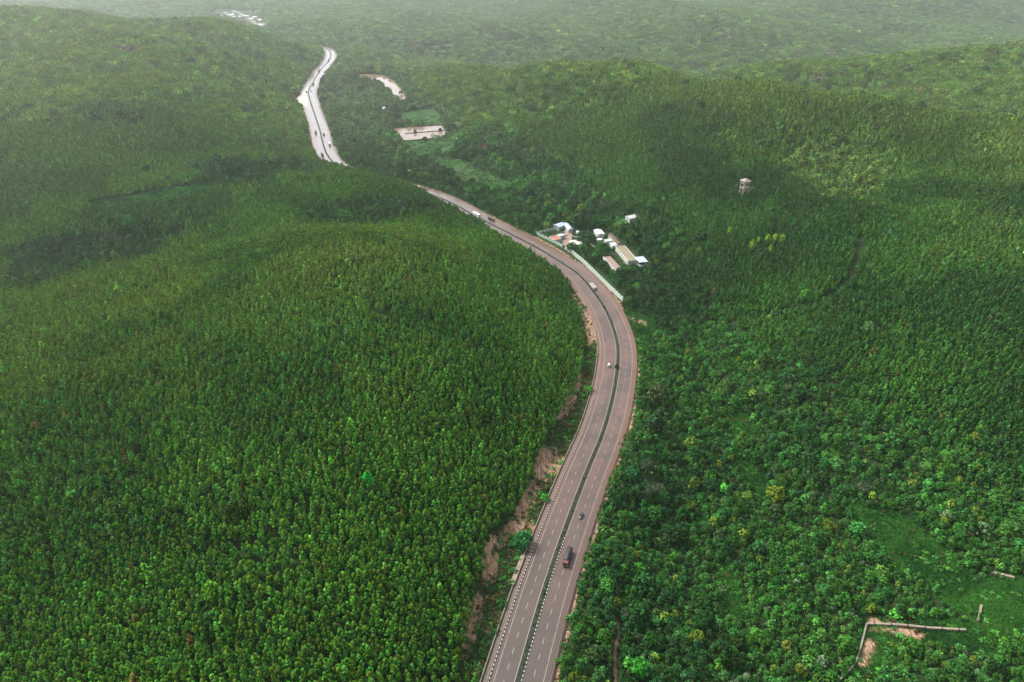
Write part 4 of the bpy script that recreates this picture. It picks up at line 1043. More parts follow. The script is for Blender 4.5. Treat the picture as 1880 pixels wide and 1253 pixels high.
def gable_building(name, c4, z, rise, wall, roof, label, cat='building', eave=.5, win=True):
    c, u, v = rect(c4, z); root = empty(name, (c[0], c[1], 0), 0, label, cat); Q = quad(c, u, v, 1, -eave)
    MB().prism([p - c for p in Q], -.8, z - .02).build('wall', wall, root)
    if np.linalg.norm(u) < np.linalg.norm(v): u, v = v, u          # ridge along the long side
    A, B, C_, D = c - u - v, c + u - v, c + u + v, c - u + v; mb = MB(); t = np.array([0, 0, .12]); p3 = lambda p, zz: np.array([p[0] - c[0], p[1] - c[1], zz])
    r0, r1 = p3(c - u, z + rise), p3(c + u, z + rise)
    for q in ([p3(A, z), p3(B, z), r1, r0], [p3(C_, z), p3(D, z), r0, r1]): mb.face(q); mb.face([k - t for k in q[::-1]])
    mb.face([p3(A, z), r0, p3(D, z)]); mb.face([p3(B, z), p3(C_, z), r1]); mb.build('roof', roof, root)
    if win: openings(root, quad(c, u, v, 1, -eave), c, .9, 2.0, 1.0, 3.6, 'window', M_DARKGAP)
    return root
def pillared_wall(pts, label, h=2.5, gap=7.0, gateposts=()):
    P = [np.asarray(p[:2]) for p in pts]; D, _ = resample(np.array(P), .8); c = D[len(D) // 2]; root = empty('boundary_wall', (c[0], c[1], 0), 0, label, 'wall')
    T_ = np.gradient(D, axis=0); T_ /= np.linalg.norm(T_, axis=1)[:, None]; N_ = np.stack([T_[:, 1], -T_[:, 0]], 1) * .13
    rings = [[(*(d + n_ - c), -.7), (*(d - n_ - c), -.7), (*(d - n_ - c), h), (*(d - c), h + .14), (*(d + n_ - c), h)] for d, n_ in zip(D, N_)]
    MB().loft(rings, smooth=False).build('wall', M_MINT, root)
    k = 0
    while k < len(D):
        e, f = T_[k] * .34, N_[k] / .13 * .34; Q = [D[k] - c - e - f, D[k] - c + e - f, D[k] - c + e + f, D[k] - c - e + f]
        if e[0] * f[1] - e[1] * f[0] < 0: Q = Q[::-1]
        o = MB().prism(Q, -.7, h + .45).build('pillar', M_MINT, root); m_ = np.mean(Q, 0)
        MB().prism([m_ + (q - m_) * 1.3 for q in Q], h + .45, h + 1.05, [m_ + (q - m_) * .12 for q in Q]).build('cap', M_WHITE, o)
        k += int(gap / .8)
pillared_wall([K(*p) for p in [(612, 612), (700, 672), (800, 752), (880, 826), (960, 905), (1060, 1002), (1160, 1100), (1240, 1178), (1278, 1212)]], 'long pale green pillared wall following the outside of the road', 3.2, 5.6)
pillared_wall([K(*p) for p in [(580, 590), (500, 548), (380, 490), (282, 448)]], 'pale green wall along the road in front of the gate lodge', 2.3, 5.0)
pillared_wall([K(*p) for p in [(282, 446), (330, 432), (400, 412), (490, 388)]], 'pale green wall running back from the road to the blue roof', 2.3, 5.0)
g0 = K(590, 600); r_ = empty('gate_post', g0, 0, 'brown gate post between the two roadside walls', 'gate post'); MB().box(-.6, .6, -.6, .6, -.6, 3.4).build('shaft', M_WOOD, r_); MB().prism([(-.8, -.8), (.8, -.8), (.8, .8), (-.8, .8)], 3.4, 4.0, [(-.2, -.2), (.2, -.2), (.2, .2), (-.2, .2)]).build('cap', M_STONE, r_)
flat_building('long_hall', [(1200, 588), (1288, 572), (1432, 722), (1345, 768)], 3.8, M_WHITE, M_MOSS, 'long white hall with a mossy flat roof at the far right of the compound')
gable_building('tiled_shed', [(1108, 448), (1158, 436), (1262, 548), (1214, 562)], 3.4, 1.2, M_WHITE, M_TILE, 'brown-tiled shed behind the small white roof', eave=.4)
flat_building('store_room', [(1130, 545), (1172, 532), (1206, 566), (1160, 582)], 3.2, M_WHITE, M_PALE, 'cream flat-roofed room between the tiled shed and the long hall')
flat_building('wash_house', [(1062, 505), (1128, 494), (1152, 516), (1084, 532)], 3.0, M_WHITE, M_PALE, 'small white-roofed block left of the tiled shed', win=False)
gable_building('blue_roofed_house', [(942, 396), (1022, 384), (1072, 436), (978, 452)], 4.2, 1.0, M_WHITE, M_PALE, 'house with a pale blue-white metal roof behind the big dark tree', eave=.6)
flat_building('low_outhouse', [(945, 494), (1030, 486), (1036, 500), (958, 512)], 1.5, M_WHITE, M_WHITE, 'low white outhouse in front of the pale blue-white roof', win=False, parapet=False)
c, u, v = rect([(1410, 706), (1506, 690), (1566, 752), (1466, 770)], 4.4); t = empty('canopy_shed', (c[0], c[1], 0), 0, 'open shed with a pale blue roof at the right end of the long hall', 'shed')
mb = MB(); Q = [p - c for p in quad(c, u, v)]; mb.prism(Q, 4.2, 4.4, [p * .96 for p in Q]); mb.build('roof', M_BLUE, t)
for q in Q + [(Q[0] + Q[1]) / 2, (Q[2] + Q[3]) / 2]: p = q * .92; MB().box(p[0] - .14, p[0] + .14, p[1] - .14, p[1] + .14, -.6, 4.19).build('post', M_WOOD, t)
MB().prism([p * .98 for p in Q], -.5, .75, [p * .97 for p in Q]).build('plinth', M_WHITE, t); MB().prism([p * .6 for p in Q], .76, 2.6).build('shade_block', M_DARKGAP, t)  # dark block under the roof stands in for the shade there
c, u, v = rect([(1062, 712), (1116, 684), (1276, 842), (1188, 866)], 3.0); t = empty('roofless_building', (c[0], c[1], 0), 0, 'half-built block with a bare pinkish slab and white walls nearest the road', 'building'); Q = [p - c for p in quad(c, u, v)]
MB().prism(Q, -.8, 2.75).build('wall', M_WHITE, t); MB().prism([p * .99 for p in Q], 2.75, 2.98).build('slab', M_PINK, t)
nr = [K(a, b_, 3.0)[:2] - c for a, b_ in ((1188, 866), (1276, 842), (1062, 712))]
for k in range(5):
    p = nr[0] + (nr[1] - nr[0]) * (k / 4.0) * 1.0; p = p * (1.07); MB().box(p[0] - .5, p[0] + .5, p[1] - .5, p[1] + .5, -.8, 2.2 + .7 * (k % 2)).build('column', M_WHITE, t)
o_ = quad(c, u, v, 1, .12); i_ = quad(c, u, v, 1, -.2); jj = int(np.argmin([np.linalg.norm((o_[k] + o_[(k + 1) % 4]) / 2 - c - (nr[0] + nr[2]) / 2) for k in range(4)]))
MB().prism([o_[jj] - c, o_[(jj + 1) % 4] - c, i_[(jj + 1) % 4] - c, i_[jj] - c], 2.985, 3.6).build('parapet', M_WHITE, t)
gable_building('blue_shed', [(498, 326), (588, 296), (604, 340), (508, 372)], 3.6, 1.3, M_MINT, M_BLUE, 'blue metal-roofed shed at the back left corner of the compound')
gable_building('blue_annexe', [(596, 330), (640, 306), (696, 372), (654, 400)], 3.5, 1.1, M_WHITE, M_BLUE, 'narrow blue-roofed wing running forward from the blue shed')
flat_building('gate_lodge', [(440, 476), (500, 452), (560, 488), (498, 516)], 3.0, M_WHITE, M_RED, 'gate lodge with a faded red roof beside the roadside wall', sides=(0, 1))
flat_building('guard_room', [(520, 448), (584, 430), (600, 452), (536, 474)], 3.3, M_MINT, M_WHITE, 'small white guard room right of the red-roofed lodge')
def round_tank(cx, cy, z, r, name, label, n=40, squash=1.0):
    c = K(cx, cy, z); t = empty(name, (c[0], c[1], 0), 0, label, 'tank'); ring = lambda rr, zz: [(rr * math.cos(a), rr * squash * math.sin(a), zz) for a in np.linspace(0, 2 * math.pi, n, endpoint=False)]
    MB().loft([ring(r, -.8), ring(r, z - .25)]).build('wall', M_WHITE, t); MB().loft([ring(r * 1.04, z - .25), ring(r * 1.04, z), ring(r * .95, z + .12), ring(r * .5, z + .5), ring(r * .05, z + .62)]).build('lid', M_WHITE, t)
    hp = MB(); hp.box(r * .45, r * .45 + .9, -.45, .45, z + .25, z + .75); hp.build('hatch', M_CONC, t)
round_tank(734, 534, 3.4, 6.4, 'water_tank', 'large round white water tank beside the paved yard', 44, .86)
round_tank(758, 408, 2.2, 1.7, 'small_tank', 'small round white tank behind the paved yard', 24)
def low_wall(pts, z0, z1, th, mat, name, label, cat='wall', ground=False, cap=False):
    D, _ = resample(np.array([p[:2] for p in pts]), 1.0); D = np.vstack([D, np.asarray(pts[-1])[:2]]); c = D[len(D) // 2]; zc = float(H(c[0], c[1])) if ground else 0
    root = empty(name, (c[0], c[1], zc), 0, label, cat); T_ = np.gradient(D, axis=0); T_ /= np.linalg.norm(T_, axis=1)[:, None]; N_ = np.stack([T_[:, 1], -T_[:, 0]], 1) * th / 2
    g = np.random.default_rng(len(D)); hh = [float(H(d[0], d[1])) - zc if ground else 0 for d in D]; hh = np.convolve(np.pad(hh, 4, 'edge'), np.ones(9) / 9, 'valid') if len(hh) > 9 else hh
    rings = [[(*(d + n_ * 1.25 - c), h_ + z0), (*(d - n_ * 1.25 - c), h_ + z0), (*(d - n_ - c), h_ + z1 + j), (*(d + n_ - c), h_ + z1 + j)] for d, n_, h_, j in zip(D, N_, hh, g.uniform(-.08, .08, len(D)))]
    MB().loft(rings, smooth=False).build('masonry', mat, root)
    if cap:
        step = 7
        for k in range(3, len(D) - 2, step):
            e, f = T_[k] * .22, N_[k] * 1.25; Q = [D[k] - c - e - f, D[k] - c + e - f, D[k] - c + e + f, D[k] - c - e + f]; Q = Q if e[0] * f[1] - e[1] * f[0] > 0 else Q[::-1]
            MB().prism(Q, hh[k] + z0, hh[k] + z1 + .12).build('joint', M_CHAS, root)
    return root
low_wall([K(895, 556), (K(930, 580) + K(900, 560)) / 2, K(972, 606)], -.6, 1.3, .5, M_WHITE, 'garden_wall', 'short white garden wall between the two dark compound trees')
low_wall([K(690, 470), K(740, 482), K(800, 478)], -.6, 1.0, .5, M_WHITE, 'garden_wall', 'low white kerb wall behind the round water tank')
low_wall([K(1135, 604), K(1195, 600)], -.6, 1.8, .5, M_WHITE, 'garden_wall', 'white wall stub at the near end of the long hall')
low_wall([K(540, 490, 0), K(590, 470), K(640, 452)], -.6, 1.1, .4, M_WHITE, 'garden_wall', 'white wall along the left side of the paved yard')
st = K(1310, 770); t = empty('steps', (st[0], st[1], -.1), .6, 'pale steps at the near corner of the long hall', 'steps')
for k in range(3): MB().box(-2.2, 2.2, -2.4 + k * 1.2, -1.2 + k * 1.2, -.6, .25 + .25 * k).build('step', M_STONE, t)
def ground_sheet(name, poly, z, mat, kind='structure'):
    P = [np.asarray(p)[:2] for p in poly]; a = sum(P[i][0] * P[(i + 1) % len(P)][1] - P[(i + 1) % len(P)][0] * P[i][1] for i in range(len(P))); P = P if a > 0 else P[::-1]
    return tag(MB().prism(P, z - .4, z).build(name, mat), kind=kind)
ground_sheet('courtyard', YARD, .02, M_PINK)

# ------------------------------------------------------------------ watchtower on the right hillside
wp = pwz(1367, 343, 11.0); t = empty('watchtower', (wp[0], wp[1], wp[2] + 1.5), .35, 'pale concrete watchtower with a pyramid roof above the trees', 'watchtower')
M_TOWER = paint('tower_plaster', (0.231, 0.205, 0.171), 0.85, 0.2, var=.12, scale=.6, dirt=((0.2, 0.16, 0.12), .6)); hw = 2.9
for sx in (-1, 1):
    for sy in (-1, 1): MB().prism([(sx * hw + a * .42, sy * hw + b_ * .42) for a, b_ in ((-1, -1), (1, -1), (1, 1), (-1, 1))], -1, 15.2, [(sx * hw * .9 + a * .32, sy * hw * .9 + b_ * .32) for a, b_ in ((-1, -1), (1, -1), (1, 1), (-1, 1))]).build('leg', M_TOWER, t)
MB().box(-3.4, 3.4, -3.4, 3.4, 8.1, 8.5).build('lower_platform', M_TOWER, t); MB().box(-3.3, 3.3, -3.3, 3.3, 12.5, 12.9).build('upper_platform', M_TOWER, t)
def railing(z, w_):
    mb = MB()
    for s in (-1, 1): mb.box(-w_, w_, s * w_ - .08, s * w_ + .08, z, z + .9); mb.box(s * w_ - .08, s * w_ + .08, -w_ + .09, w_ - .09, z, z + .9)
    return mb
railing(12.91, 3.2).build('railing', M_TOWER, t); railing(8.51, 3.3).build('railing', M_TOWER, t)
MB().prism([(-4.1, -4.1), (4.1, -4.1), (4.1, 4.1), (-4.1, 4.1)], 15.2, 17.6, [(-.2, -.2), (.2, -.2), (.2, .2), (-.2, .2)]).build('roof', M_TOWER, t)
mb = MB()
for k in range(12): mb.box(-.5 - 3, .5 - 3, -3.0 + k * .5, -2.6 + k * .5, .4 + k * .62, .6 + k * .62)
mb.build('stair', M_TOWER, t)

# ------------------------------------------------------------------ walls and channel in the lower right
low_wall([pwz(x, y, .8) for x, y in [(1592, 1146), (1650, 1150), (1700, 1155), (1772, 1159)]], -1.2, 1.5, .9, M_STONE, 'stone_wall', 'long pale stone wall with dark joints in the lower right clearing', ground=True, cap=True)
low_wall([pwz(x, y, .4) for x, y in [(1590, 1147), (1584, 1172), (1577, 1200), (1568, 1222), (1552, 1240), (1530, 1260)]], -1.0, .8, .7, M_CONC, 'stone_wall', 'thin grey wall curving down to the bottom edge from the long stone wall', ground=True)
low_wall([pwz(x, y, .6) for x, y in [(1817, 1054), (1840, 1058), (1861, 1063)]], -1.2, 1.5, 1.1, M_STONE, 'stone_wall', 'short pale stone wall at the right edge above the clearing', ground=True)
low_wall([pwz(x, y, .6) for x, y in [(1800, 1114), (1798, 1126), (1794, 1141)]], -1.2, 1.3, .8, M_STONE, 'stone_wall', 'stub of pale wall pointing down between the two stone walls', ground=True)
low_wall([pwz(x, y, .5) for x, y in [(960, 1022), (950, 1050), (940, 1076)]], -1.5, 1.1, 2.0, M_STONE, 'retaining_wall', 'pale stone revetment at the foot of the cut bank by the lone tree', ground=True)
# footpath in the undergrowth
def path_sheet(name, px, w_, mat, dz=.06):
    D, _ = resample(np.array([pwz(x, y, 0)[:2] for x, y in px]), 1.2); T_ = np.gradient(D, axis=0); T_ /= np.linalg.norm(T_, axis=1)[:, None]; N_ = np.stack([T_[:, 1], -T_[:, 0]], 1)
    g = np.random.default_rng(4); ww = w_ * g.uniform(.6, 1.3, len(D)); V = []
    for s in (-1, 0, 1):
        q = D + N_ * (s * ww / 2)[:, None]; V.append(np.column_stack([q, H(q[:, 0], q[:, 1]) + dz + (.05 if s == 0 else 0)]))
    V = np.stack(V, 1); ix = np.arange(len(D) * 3).reshape(-1, 3); F = np.stack([ix[:-1, :-1], ix[:-1, 1:], ix[1:, 1:], ix[1:, :-1]], -1).reshape(-1, 4)
    o = bpy.data.objects.new(name, np_mesh(name, V.reshape(-1, 3), F, None, mat)); COL.objects.link(o); tag(o, kind='structure')
m, nt, out = new_mat('trodden_earth'); b = N(nt, 'BsdfPrincipled'); b.inputs['Roughness'].default_value = .95; L(nt, mixc(nt, noise(nt, pos(nt), .9, 6, .7), (.05, .027, .015), (.17, .10, .06)), b.inputs['Base Color']); L(nt, b.outputs[0], out.inputs[0]); M_EARTH = m
path_sheet('footpath', PATHPX, 1.3, M_EARTH)

# ------------------------------------------------------------------ water: the pond and the flooded paddies
m, nt, out = new_mat('muddy_water'); b = N(nt, 'BsdfPrincipled'); b.inputs['Roughness'].default_value = .07; b.inputs['IOR'].default_value = 1.33
L(nt, mixc(nt, noise(nt, pos(nt), .03, 5, .6), (.12, .075, .05), (.22, .15, .11)), b.inputs['Base Color']); bp = N(nt, 'Bump'); bp.inputs['Strength'].default_value = .05; bp.inputs['Distance'].default_value = .05
L(nt, noise(nt, pos(nt), .8, 3, .6), bp.inputs['Height']); L(nt, bp.outputs[0], b.inputs['Normal']); L(nt, b.outputs[0], out.inputs[0]); M_WATER = m
ground_sheet('pond_water', POND, -.45, M_WATER)
P4 = [np.asarray(p) for p in PADDY]; lr = lambda a, b_, t: a + (b_ - a) * t
mid0, mid1 = lr(P4[0], P4[3], .47), lr(P4[1], P4[2], .47)
ground_sheet('paddy_water', PADDY, -.1, M_WATER)
M_BUND = paint('muddy_bund', (0.070, 0.059, 0.035), .95, .1, var=.35, scale=.4, dirt=((.03, .07, .02), .9))
def bund(a, b_, label, w_=1.6):
    D = [lr(a, b_, k / 12) for k in range(13)]; low_wall(D, -.5, .55, w_, M_BUND, 'earth_bund', label, 'earth bank')
bund(lr(mid0, mid1, .14), lr(mid0, mid1, .97), 'thin dark bund across the middle of the flooded paddy', 2.0); bund(P4[0], P4[1], 'far bund of the flooded paddy'); bund(P4[3], P4[2], 'near bund of the flooded paddy'); bund(P4[1], P4[2], 'right-hand bund of the flooded paddy'); bund(P4[0], P4[3], 'left-hand bund of the flooded paddy')
# bright gravel beside the far road
m, nt, out = new_mat('white_gravel'); b = N(nt, 'BsdfPrincipled'); b.inputs['Roughness'].default_value = .9; L(nt, mixc(nt, noise(nt, pos(nt), .35, 6, .7), (.20, .17, .13), (.60, .56, .50)), b.inputs['Base Color']); L(nt, b.outputs[0], out.inputs[0])
ground_sheet('gravel_layby', LAYBY, .05, m)

# ------------------------------------------------------------------ rocks on the far slopes
def rock(px, py, w_, d_, h_, label, n=9):
    """a broken outcrop: tilted slabs shouldering out of the slope"""
    p = pwz(px, py, 2); g = np.random.default_rng(int(px)); mb = MB()
    for q in range(22):
        ox, oy = g.normal() * w_ * .42, g.normal() * d_ * .42; r = g.uniform(.08, .26) * (w_ + d_) / 2 + .8; hh = h_ * g.uniform(.35, 1.0); z0 = float(H(p[0] + ox, p[1] + oy)) - p[2]
        tx, ty = g.normal(size=2) * .22; ang = np.sort(g.uniform(0, 6.283, n)); rad = g.uniform(.7, 1.25, n)
        ring = lambda k, zz: [(ox + math.cos(a) * r * f * k * 1.5, oy + math.sin(a) * r * f * k * .9, z0 + zz + (math.cos(a) * tx + math.sin(a) * ty) * r * k) for a, f in zip(ang, rad)]
        mb.loft([ring(1.1, -3), ring(1.0, hh * .7), ring(.72, hh)], smooth=False)
    o = mb.build('rock_outcrop', M_ROCK); o.location = tuple(p); tag(o, label, 'rock')
rock(236, 98, 11, 14, 12, 'brown rock outcrop on the high hill in the upper left'); rock(215, 95, 6, 9, 9, 'small rock just left of the brown outcrop'); rock(1332, 66, 36, 55, 9, 'broad pinkish rock face on the hazy far hill'); rock(1345, 50, 24, 26, 8, 'narrow rock strip above the broad rock face on the far hill')
rock(1085, 121, 38, 26, 9, 'low bare rock between the long ridge and the far hill'); rock(1520, 96, 34, 30, 10, 'bare patch of rock in the hazy saddle on the right'); rock(1505, 146, 22, 20, 9, 'bare rock on the second ridge at the right'); rock(770, 84, 18, 14, 10, 'pinkish rock among the far valley trees')

# ------------------------------------------------------------------ houses seen far off
def house(px, py, w_, d_, h_, rz, label, group=None, roof=M_PALE, gable=True):
    p = pwz(px, py, 2.5); t = empty('house', tuple(p), rz, label, 'house', group)
    MB().box(-w_ / 2, w_ / 2, -d_ / 2, d_ / 2, -2, h_).build('wall', M_WHITE, t); mb = MB(); a, b_ = w_ / 2 + .5, d_ / 2 + .5
    if gable:
        mb.face([(-a, -b_, h_ + .01), (a, -b_, h_ + .01), (a, 0, h_ + 1.8), (-a, 0, h_ + 1.8)]); mb.face([(a, b_, h_ + .01), (-a, b_, h_ + .01), (-a, 0, h_ + 1.8), (a, 0, h_ + 1.8)]); mb.face([(-a, -b_, h_), (-a, 0, h_ + 1.8), (-a, b_, h_)]); mb.face([(a, -b_, h_), (a, b_, h_), (a, 0, h_ + 1.8)])
    else: mb.box(-a, a, -b_, b_, h_ + .003, h_ + .3)
    mb.build('roof', roof, t)
    for k in range(2): MB().box(-w_ / 4 + k * w_ / 2 - .6, -w_ / 4 + k * w_ / 2 + .6, -d_ / 2 - .05, -d_ / 2 + .05, .9, 2.1).build('window', M_DARKGAP, t)
house(1158, 402, 8.5, 7, 4.2, .5, 'lone white hut up the slope behind the compound', None, M_WHITE); house(707, 201, 9, 7, 4.5, .2, 'lone white house among trees left of the flooded paddy'); house(649, 69, 8, 7, 4, .5, 'tiny white house beyond the far bend of the highway'); house(668, 89, 12, 7, 3.5, .1, 'low white shed beyond the pond')
house(690, 130, 5, 5, 4, .1, 'tiny white hut on the wooded bank above the pond'); house(752, 316, 6, 5, 3.2, .3, 'small cream hut at the dirt patch above the hidden road', None, M_STONE)
g = np.random.default_rng(9)
for k in range(26):
    px_, py_ = [(392 + g.uniform(0, 40), 27 + g.uniform(-3, 8)), (430 + g.uniform(0, 38), 22 + g.uniform(-2, 12)), (455 + g.uniform(0, 28), 36 + g.uniform(-2, 14))][k % 3]
    house(px_, py_, g.uniform(7, 15), g.uniform(6, 9), g.uniform(3.5, 5.5), g.uniform(-.6, .6), 'small pale house in the distant village beyond the upper left hill', 'houses of the distant village', M_PALE if k % 4 else M_TILE, bool(k % 2))
path_sheet('village_road', [(428, 20), (446, 28), (462, 38), (482, 53)], 12, M_CONC, .5)

# ------------------------------------------------------------------ trees that stand out
def lone_tree(px, py, label, tint, scale=1.0, tall=1.0, shape=0, flower=0.1, name='tree', size_dz=None):
    tall = 1.0 if (scale < .38 or 940 < px < 1010 or py < 330) else min(2.2, max(1.0, 1.2 / scale)); tint = np.array(tint) * 1.15
    dz = 5.5 * scale * tall if size_dz is None else size_dz; p = pwz(px, py, dz); e = empty(name, tuple(p), rng.uniform(0, 6.28), label, 'tree')
    c = bpy.data.objects.new('crown', BIG[shape % len(BIG)]); COL.objects.link(c); c.parent = e; c.scale = (scale, scale, scale * tall); c['tint'] = list(map(float, tint)); c['flower'] = float(flower)
    tr = bpy.data.objects.new('trunk', T_BIG); COL.objects.link(tr); tr.parent = e; tr.scale = (scale, scale, scale * tall)
DK, MD, BRT, YG = (.012, .036, .014), (.022, .075, .018), (.030, .190, .020), (.125, .225, .018)
for k, a in enumerate([
    (961, 991, 'lone bluish green tree on the cut bank beside the highway', (.020, .105, .030), .85), (675, 882, 'vivid green round tree in the middle of the plantation', (.018, .230, .020), .62),
    (390, 1086, 'yellow-green round tree in the lower left plantation', (.075, .190, .015), .70), (1063, 402, 'big dark tree behind the blue-roofed shed', (.018,.050,.018), 1.6), (1079, 434, 'big dark tree between the water tank and the pale blue-white roof', (.018,.050,.018), 1.55),
    (1108, 456, 'dark green tree in front of the tiled shed', MD, 1.1), (1004, 414, 'yellowish tree outside the compound wall by the blue shed', (.075, .130, .022), .9), (969, 355, 'huge dark round tree beyond the road near the dirt field', DK, 1.7),
    (940, 372, 'dark round tree below the huge round one', DK, 1.3), (890, 268, 'rusty brown tree at the edge of the valley grass', (.085, .050, .022), 1.3), (641, 315, 'dark tree at the point where the road goes behind the hill', DK, 1.15),
    (594, 298, 'round tree hanging over the bottom of the far straight', (.022, .062, .020), 1.0), (762, 241, 'small dark tree on the bund of the flooded paddy', DK, .55), (808, 238, 'dark shrub tree at the right end of the paddy bund', DK, .55), (780, 254, 'dark tree at the near edge of the flooded paddy', DK, .7),
    (1206, 722, 'broad brownish green tree right of the bend', (.035, .055, .018), 1.25), (1203, 775, 'broad dark tree below the brownish one right of the bend', DK, 1.25), (1133, 673, 'small dark round tree growing in the median', DK, .36),
    (736, 170, 'small tree standing in the tip of the pond', DK, .8), (920, 302, 'round green tree between two dirt patches in the valley', MD, 1.25), (1381, 452, 'yellow-green tree, lowest left of the bright clump on the right slope', YG, .55),
    (1392, 443, 'small yellow-green tree second from left in the bright clump', YG, .42), (1409, 441, 'yellow-green tree in the middle of the bright clump on the right slope', YG, .60), (1424, 440, 'yellow-green tree right of the middle in the bright clump', YG, .60),
    (1436, 438, 'rightmost yellow-green tree of the bright clump', YG, .55), (1414, 459, 'yellow-green tree below the bright clump', YG, .45), (1340, 425, 'single yellow-green tree up left of the bright clump', YG, .55), (1283, 462, 'single yellow tree right of the compound', (.13, .18, .015), .45),
    (1480, 543, 'light green tree in the middle of the right slope', (.040, .150, .020), .8), (1595, 600, 'pale green tree on the right slope', (.055, .130, .035), .8), (1001, 914, 'vivid green bush at the cut bank above the lone tree', BRT, .4), (1175, 1225, 'bright green round tree at the bottom edge right of the footpath', (.030, .170, .018), .8)]):
    lone_tree(a[0], a[1], a[2], a[3], a[4], 1.0, k)
# wild date palms
def palm(px, py, label, s=1.0):
    p = pwz(px, py, 4.5 * s); t = empty('palm_tree', tuple(p), rng.uniform(0, 6), label, 'palm tree')
    MB().tube([(0, 0, -.5), (.1, 0, 2.4 * s), (.15, .05, 4.6 * s)], [.28, .22, .2], 8).build('trunk', M_BARK, t)
    g = np.random.default_rng(int(px)); V = []
    for k in range(34):
        a = k * 2.4; el = 1.35 - 1.75 * k / 34; ln = 3.0 * s * g.uniform(.85, 1.1); prev = np.array([.15, .05, 4.6 * s]); e = el
        d = lambda e_: np.array([math.cos(a) * math.cos(e_), math.sin(a) * math.cos(e_), math.sin(e_)]); sd_ = np.array([-math.sin(a), math.cos(a), 0])
        for q in range(5):
            nx = prev + d(e) * ln / 5
            for s_ in (-1, 1):
                tip = (prev + nx) / 2 + sd_ * s_ * .55 * s * (1 - q / 6) + d(e) * .35 - np.array([0, 0, .22]); V.append([prev, nx, tip + d(e) * .12, tip - d(e) * .12])
            prev = nx; e -= .26
    V = np.array(V).reshape(-1, 3); me = np_mesh('crown', V, np.arange(len(V)).reshape(-1, 4), {'lv': ('FACE', g.uniform(0, .6, len(V) // 4)), 'tip': ('FACE', np.zeros(len(V) // 4))}, M_LEAF)
    c = bpy.data.objects.new('crown', me); COL.objects.link(c); c.parent = t; c['tint'] = [.040, .062, .034]; c['flower'] = 0.0
palm(1189, 853, 'dark date palm, uppermost of the three beside the road', 1.3); palm(1195, 900, 'dark date palm, left of the close pair below the upper one', 1.2); palm(1212, 898, 'dark date palm, right of the close pair', 1.15); palm(1403, 1006, 'brownish date palm alone in the woodland right of the road', 1.1)

# ------------------------------------------------------------------ plants down the middle of the road, tufts in the clearings
g = np.random.default_rng(31); s_ = np.arange(40, s_of(600, 270), .9); s_ = s_ + g.uniform(-.4, .4, len(s_)); P = rp(s_, g.uniform(-.6, .6, len(s_)), np.full(s_.shape, .12)); k = g.random(len(s_)) < .72
sz = np.exp(g.normal(-.95, .25, len(s_)))[k]; tn = np.array([.020, .048, .014])[None] * g.uniform(.5, 1.5, (k.sum(), 1)) * g.uniform(.85, 1.2, (k.sum(), 3))
scatter('median_plants', P[k], C_BU, len(BU), np.stack([sz * .9, sz * .9, sz * .8], 1), tn, np.zeros(k.sum()))
def tuft_mesh(name):
    V = []; g = rt
    for _ in range(26):
        p = np.array([g.normal() * .45, g.normal() * .45, 0]); a = g.uniform(0, 6.28); h_ = g.uniform(.35, .8); l_ = np.array([math.cos(a), math.sin(a), 0]) * .07; b_ = np.array([g.normal() * .25, g.normal() * .25, h_])
        V.append([p - l_, p + l_, p + b_ + l_ * .2, p + b_ - l_ * .2])
    V = np.array(V); n = len(V); return np_mesh(name, V.reshape(-1, 3), np.arange(n * 4).reshape(n, 4), {'lv': ('FACE', g.uniform(.1, .9, n)), 'tip': ('FACE', np.zeros(n))}, M_LEAF)
TU = [tuft_mesh('grass_tuft') for _ in range(5)]; C_TU = shape_set('tuft', TU)
x, y, z, px, py, dep, g = jgrid(-500, 800, 90, 760, .95, 51, .5); cl = np.zeros(x.shape, bool)
for p in CLEAR: cl |= poly_dist(x, y, p) < 3
cl |= in_poly(x, y, CUT) & (g.random(len(x)) < .35); cl &= ~blocked(x, y, road_sd(x, y)[0], False) & (mask_soft(x, y, SOIL, 1.2) < .5)
x, y, z = x[cl], y[cl], z[cl]; a = fbm(x / 14, y / 14, 4); s = g.uniform(.7, 1.5, len(x)); t_ = lerp3((.014, .060, .012), (.036, .125, .018), sstep(.3, .7, a)) * g.uniform(.6, 1.35, (len(x), 1)); dr = in_poly(x, y, CUT); t_[dr] = t_[dr] * .5 + np.array([.035, .035, .014])
scatter('tall_grass', np.stack([x, y, z], 1), C_TU, len(TU), np.stack([s, s, s], 1), t_, np.zeros(len(x)))

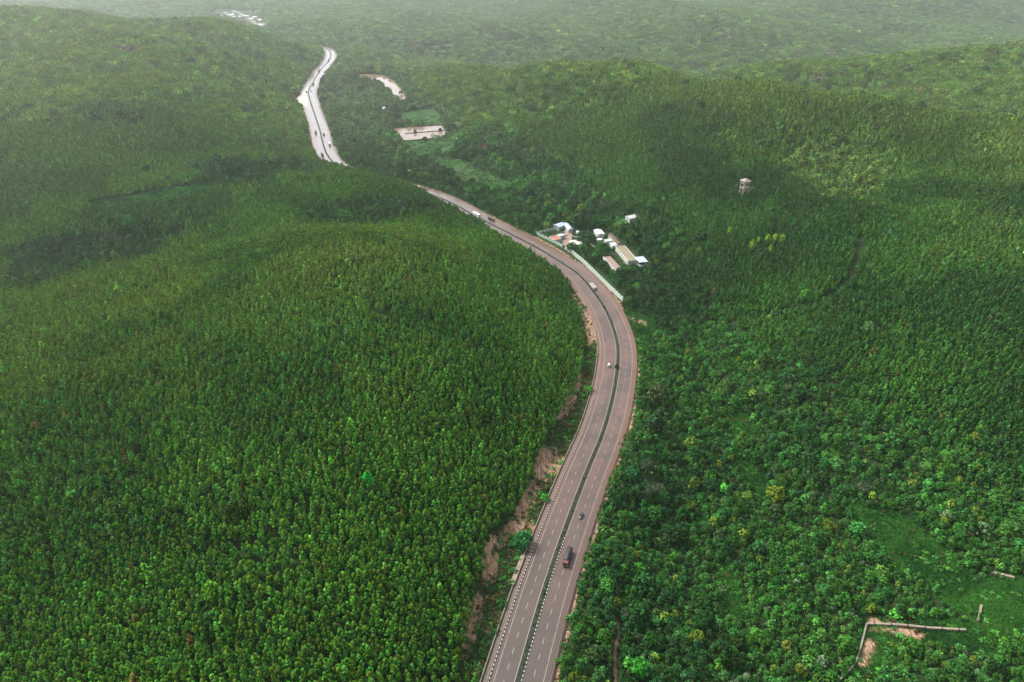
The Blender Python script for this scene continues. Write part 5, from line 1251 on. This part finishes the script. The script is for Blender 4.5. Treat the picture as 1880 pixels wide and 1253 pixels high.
# ------------------------------------------------------------------ daylight: bright overcast
SUN_EL, SUN_AZ = R(47), R(-58)       # azimuth measured from straight ahead, negative to the left
w = bpy.data.worlds.new('World'); SC.world = w; w.use_nodes = True
nt = w.node_tree; nt.nodes.clear()
sky = N(nt, 'TexSky'); sky.sky_type = 'NISHITA'; sky.sun_disc = False; sky.sun_elevation = SUN_EL; sky.sun_rotation = SUN_AZ; sky.altitude = 300; sky.air_density = 1.0; sky.dust_density = 4.0; sky.ozone_density = 1.0
hs = N(nt, 'HueSaturation'); hs.inputs['Saturation'].default_value = 0.30
bg = N(nt, 'Background'); bg.inputs['Strength'].default_value = 0.08; wo = N(nt, 'OutputWorld')
L(nt, sky.outputs[0], hs.inputs['Color']); L(nt, hs.outputs[0], bg.inputs['Color']); L(nt, bg.outputs[0], wo.inputs['Surface'])
sl = bpy.data.lights.new('sun', 'SUN'); sl.energy = 1.4; sl.angle = R(11); sl.color = (1.0, 0.96, 0.90)
so = bpy.data.objects.new('sun', sl); COL.objects.link(so)
sdir = Vector((math.sin(SUN_AZ) * math.cos(SUN_EL), math.cos(SUN_AZ) * math.cos(SUN_EL), math.sin(SUN_EL)))
so.rotation_euler = (-sdir).to_track_quat('-Z', 'Y').to_euler(); so.location = (0, 0, 600)

# ------------------------------------------------------------------ damp air between the hills
hb = MB(); hb.box(-9500, 9500, -1800, 14500, float(HZ.min()) - 1.5, 292.0); haze = hb.build('haze', [])
haze.data.materials.clear()
m, nt, out = new_mat('damp_air'); pv = N(nt, 'VolumePrincipled'); pv.inputs['Color'].default_value = (0.92, 0.97, 1.0, 1); pv.inputs['Density'].default_value = 1.08e-4; pv.inputs['Anisotropy'].default_value = 0.75
L(nt, pv.outputs[0], out.inputs['Volume']); haze.data.materials.append(m); tag(haze, kind='stuff')

# ------------------------------------------------------------------ render settings
SC.render.engine = 'CYCLES'
cy = SC.cycles
cy.max_bounces = 6; cy.diffuse_bounces = 1; cy.glossy_bounces = 2; cy.transmission_bounces = 2; cy.transparent_max_bounces = 4; cy.volume_bounces = 1
cy.use_denoising = True; cy.sample_clamp_indirect = 4.0
SC.view_settings.view_transform = 'Standard'; SC.view_settings.look = 'None'; SC.view_settings.gamma = 1.0; SC.view_settings.exposure = 2.12; SC.view_settings.use_curve_mapping = False
